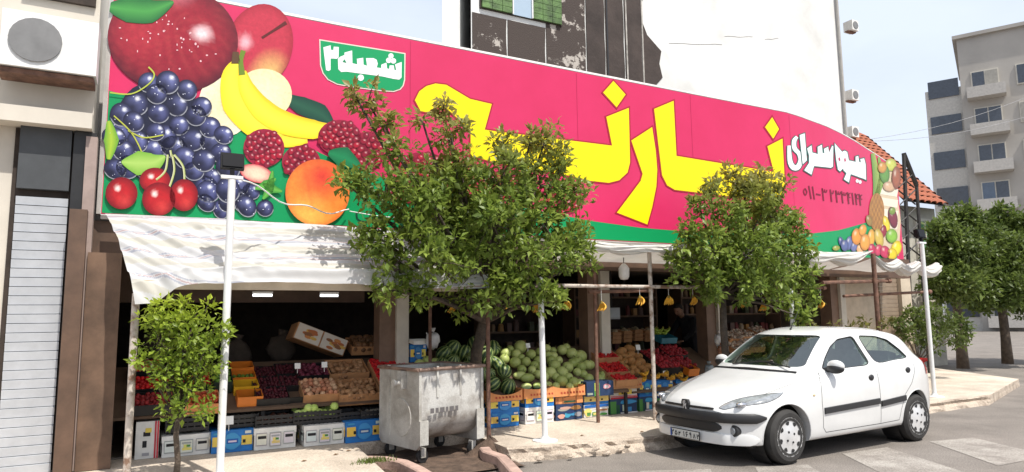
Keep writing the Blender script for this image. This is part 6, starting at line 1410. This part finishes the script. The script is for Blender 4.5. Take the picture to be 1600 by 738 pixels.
        # body side: mouldings, door gaps, handles, mirror, indicator, tail lamp
        for p, q in ((1.27, 2.31), (2.345, 2.86)): 
            b = ribbon([(p, .520), (q, .555)], .062, .016, s); b2 = ribbon([(p, .520), (q, .555)], .070, .002, s)
            o_ = len(b.v); n3 = len(b.v) // 3; b.v += b2.v; b.f += [(3 * i, 3 * i + 3, o_ + 3 * i + 3, o_ + 3 * i) for i in range(n3 - 1)] + [(3 * i + 2, 3 * i + 5, o_ + 3 * i + 5, o_ + 3 * i + 2) for i in range(n3 - 1)] + [(0, 1, 2, o_ + 2, o_ + 1, o_), tuple(3 * (n3 - 1) + e_ for e_ in (0, 1, 2)) + tuple(o_ + 3 * (n3 - 1) + e_ for e_ in (2, 1, 0))]; b.m = [0] * len(b.f)
            part('side_moulding', b, M_trim, car)
        d1 = [(1.36, .93), (1.27, .86), (1.24, .62), (1.25, .34), (1.30, .285)]; d2 = [(2.335, .96), (2.335, .30)]; d3 = [(1.30, .285), (2.335, .29), (2.72, .30)]; d4 = [(2.72, .30), (2.76, .42), (2.86, .60), (3.02, .72), (3.13, .86), (3.16, 1.02)]
        for dd in (d1, d2, d3, d4): part('door_gap', ribbon(dd, .007, .0012, s), M_seam, car)
        part('bonnet_gap', MB().tube([hpt(i, 35, s, .0) for i in range(ia, next(k for k, x in enumerate(XS) if x > 1.0))], .0028, 4), M_seam, car)
        for x, z in ((2.20, .835), (2.98, .885)):
            y = side_y(x, z); h_ = part('door_handle', MB().ball((x, s * (y + .004), z), (.050, .014, .036), nu=14, nv=8), M_trim, car, smooth=1); part('lock', MB().ball((x + .02, s * (y - .0), z - .085), (.010, .006, .010), nu=8, nv=6), M_seam, h_)
        y = side_y(1.50, .95); mr = part('mirror', MB().ball((1.50, s * (y + .115), 1.0), (.055, .105, .068), nu=16, nv=12, fn=lambda p: 1 + .18 * p.x), paint, car, smooth=1)
        part('mirror_lower', MB().ball((1.502, s * (y + .112), .972), (.060, .108, .058), nu=16, nv=12), M_trim, mr, smooth=1); part('mirror_arm', MB().tube([(1.50, s * (y - .03), .945), (1.50, s * (y + .06), .965)], .03, 8), M_trim, mr)
        part('indicator', MB().ball((1.12, s * (side_y(1.12, .70) + .002), .70), (.022, .006, .012), nu=8, nv=6), mat('clear_indicator', (.6, .45, .25), .2), car)
        tl = MB(); rows = []
        for k in range(8):
            x = 3.48 + .22 * k / 7; rows.append([(x, s * (side_y(x, z) + .008 * (1 if 0 < q < 4 else .1)), z) for q, z in enumerate([.80 + .03 * k / 7 + .045 * e_ for e_ in range(5)])])
        tl.grid(rows); part('tail_light', tl, M_red, car, smooth=1)
        part('window_rubber', MB().tube([(x, s * (side_y(x, z) - .004), z) for x, z in FRW + FRW[:1]], .008, 4), M_black, car); part('window_rubber', MB().tube([(x, s * (side_y(x, z) - .004), z) for x, z in RRW + RRW[:1]], .008, 4), M_black, car)
        part('wiper', MB().tube([(1.13, .42 * s - .1, .985), (1.2, .1 * s - .1, 1.02), (1.22, -.12 * s - .1, 1.035)], .008, 5), M_black, car)
    part('cowl', MB().tube([(dfm(1.045, y) , y, c_top(1.045) + .005 - .03 * abs(y)) for y in [-.6 + .1 * k for k in range(13)]], .022, 6), M_black, car)
    part('aerial', MB().tube([(1.86, 0, 1.395), (1.90, 0, 1.46), (2.05, 0, 1.66)], [.012, .005, .003], 6), M_black, car)
    part('roof_strip', MB().tube([hpt(i, 47, -1, .0) for i in range(next(k for k, x in enumerate(XS) if x > 1.8), next(k for k, x in enumerate(XS) if x > 3.2))], .005, 4), mat('roof_groove', (.4, .4, .4), .6), car)
    # emblem plate: standing animal-like chrome badge in a dark shield
    eb = part('emblem_shield', MB().prism([(-.045, -.05), (.045, -.05), (.055, .02), (.04, .055), (-.04, .055), (-.055, .02)], -.02, .012), M_trim, car); eb.matrix_local = Matrix.Translation((-.012, 0, .605)) @ Matrix.Rotation(R(-90), 4, 'Z') @ Matrix.Rotation(R(90), 4, 'X')
    part('emblem', MB().prism([(-.030, -.045), (-.012, -.042), (-.008, -.012), (.006, -.016), (.012, -.045), (.030, -.045), (.022, -.008), (.034, .010), (.026, .020), (.012, .006), (.008, .022), (.018, .036), (.002, .048), (-.022, .040), (-.026, .018), (-.014, .004), (-.020, -.018)], .013, .020), M_chr, eb)
    pl = part('number_plate', MB().box((-.040, 0, .285), (.012, .44, .095)), M_trim, car); part('plate_face', MB().box((-.0475, 0, .285), (.004, .425, .082)), mat('plate_white', (.62, .62, .58), .5, var=.08, scale=20), pl)
    # digits of the plate (read from the car's front, left to right)
    gl = {'2': [[(0, 1), (.25, .65), (.6, .7), (.7, 1)], [(.1, .95), (.18, 0)]], '5': [[(.35, .9), (0, .35), (.15, .05), (.35, .25), (.55, .05), (.75, .35), (.35, .9)]], '3': [[(.05, 1), (.15, .68), (.35, .7), (.4, .95)], [(.4, .72), (.65, .72), (.7, 1)], [(.08, .95), (.16, 0)]], '1': [[(.25, 1), (.4, 0)]], '6': [[(.7, .95), (.2, .9), (.15, .5), (.65, .5)], [(.5, .5), (.15, 0)]], '9': [[(.55, 0), (.55, .8), (.35, 1), (.15, .75), (.35, .55), (.55, .65)]], '8': [[(0, 0), (.35, 1), (.7, 0)]]}
    b = MB(); x0 = -.195
    for ch, adv, sc in (('2', .052, 1), ('5', .058, 1), ('3', .066, .75), ('1', .04, 1), ('6', .056, 1), ('9', .062, 1), ('8', .052, .85), ('2', .05, .85)):
        for stq in gl[ch]:
            b.tube([(-.0505, x0 + x * .045 * sc, .257 + z * .056 * sc) for x, z in stq], .0055, 4)
        x0 += adv
    # the plate faces forward, so its reading direction runs from the car's right to its left
    b.v = [(x, -y, z) for x, y, z in b.v]; part('plate_digit', b, M_black, pl)
    part('plate_band', MB().box((-.0500, -(-.205), .285), (.003, .022, .080)), mat('plate_blue', (.02, .08, .35), .5), pl)
    part('exhaust', MB().tube([(3.6, .45, .22), (3.85, .45, .21)], .025, 8), M_chr, car); part('underbody', MB().box((1.92, 0, .21), (3.2, 1.25, .06)), M_black, car)
    part('rear_bumper', MB().box((3.74, 0, .44), (.14, 1.1, .12)), M_trim, car)
    return car
fw = onz(1237, 727, 0); rw_ = onz(1438, 690, 0)
yaw = -math.atan2(rw_[1] - fw[1], rw_[0] - fw[0])
cc = math.cos(yaw)
car_u = fw[0] - .70 - (.80) * math.sin(yaw) ; car_w = fw[1] - .80 + .70 * math.sin(yaw)
make_car('white five door hatchback car parked at the kerb on the right', car_u, car_w, yaw, M_carp)
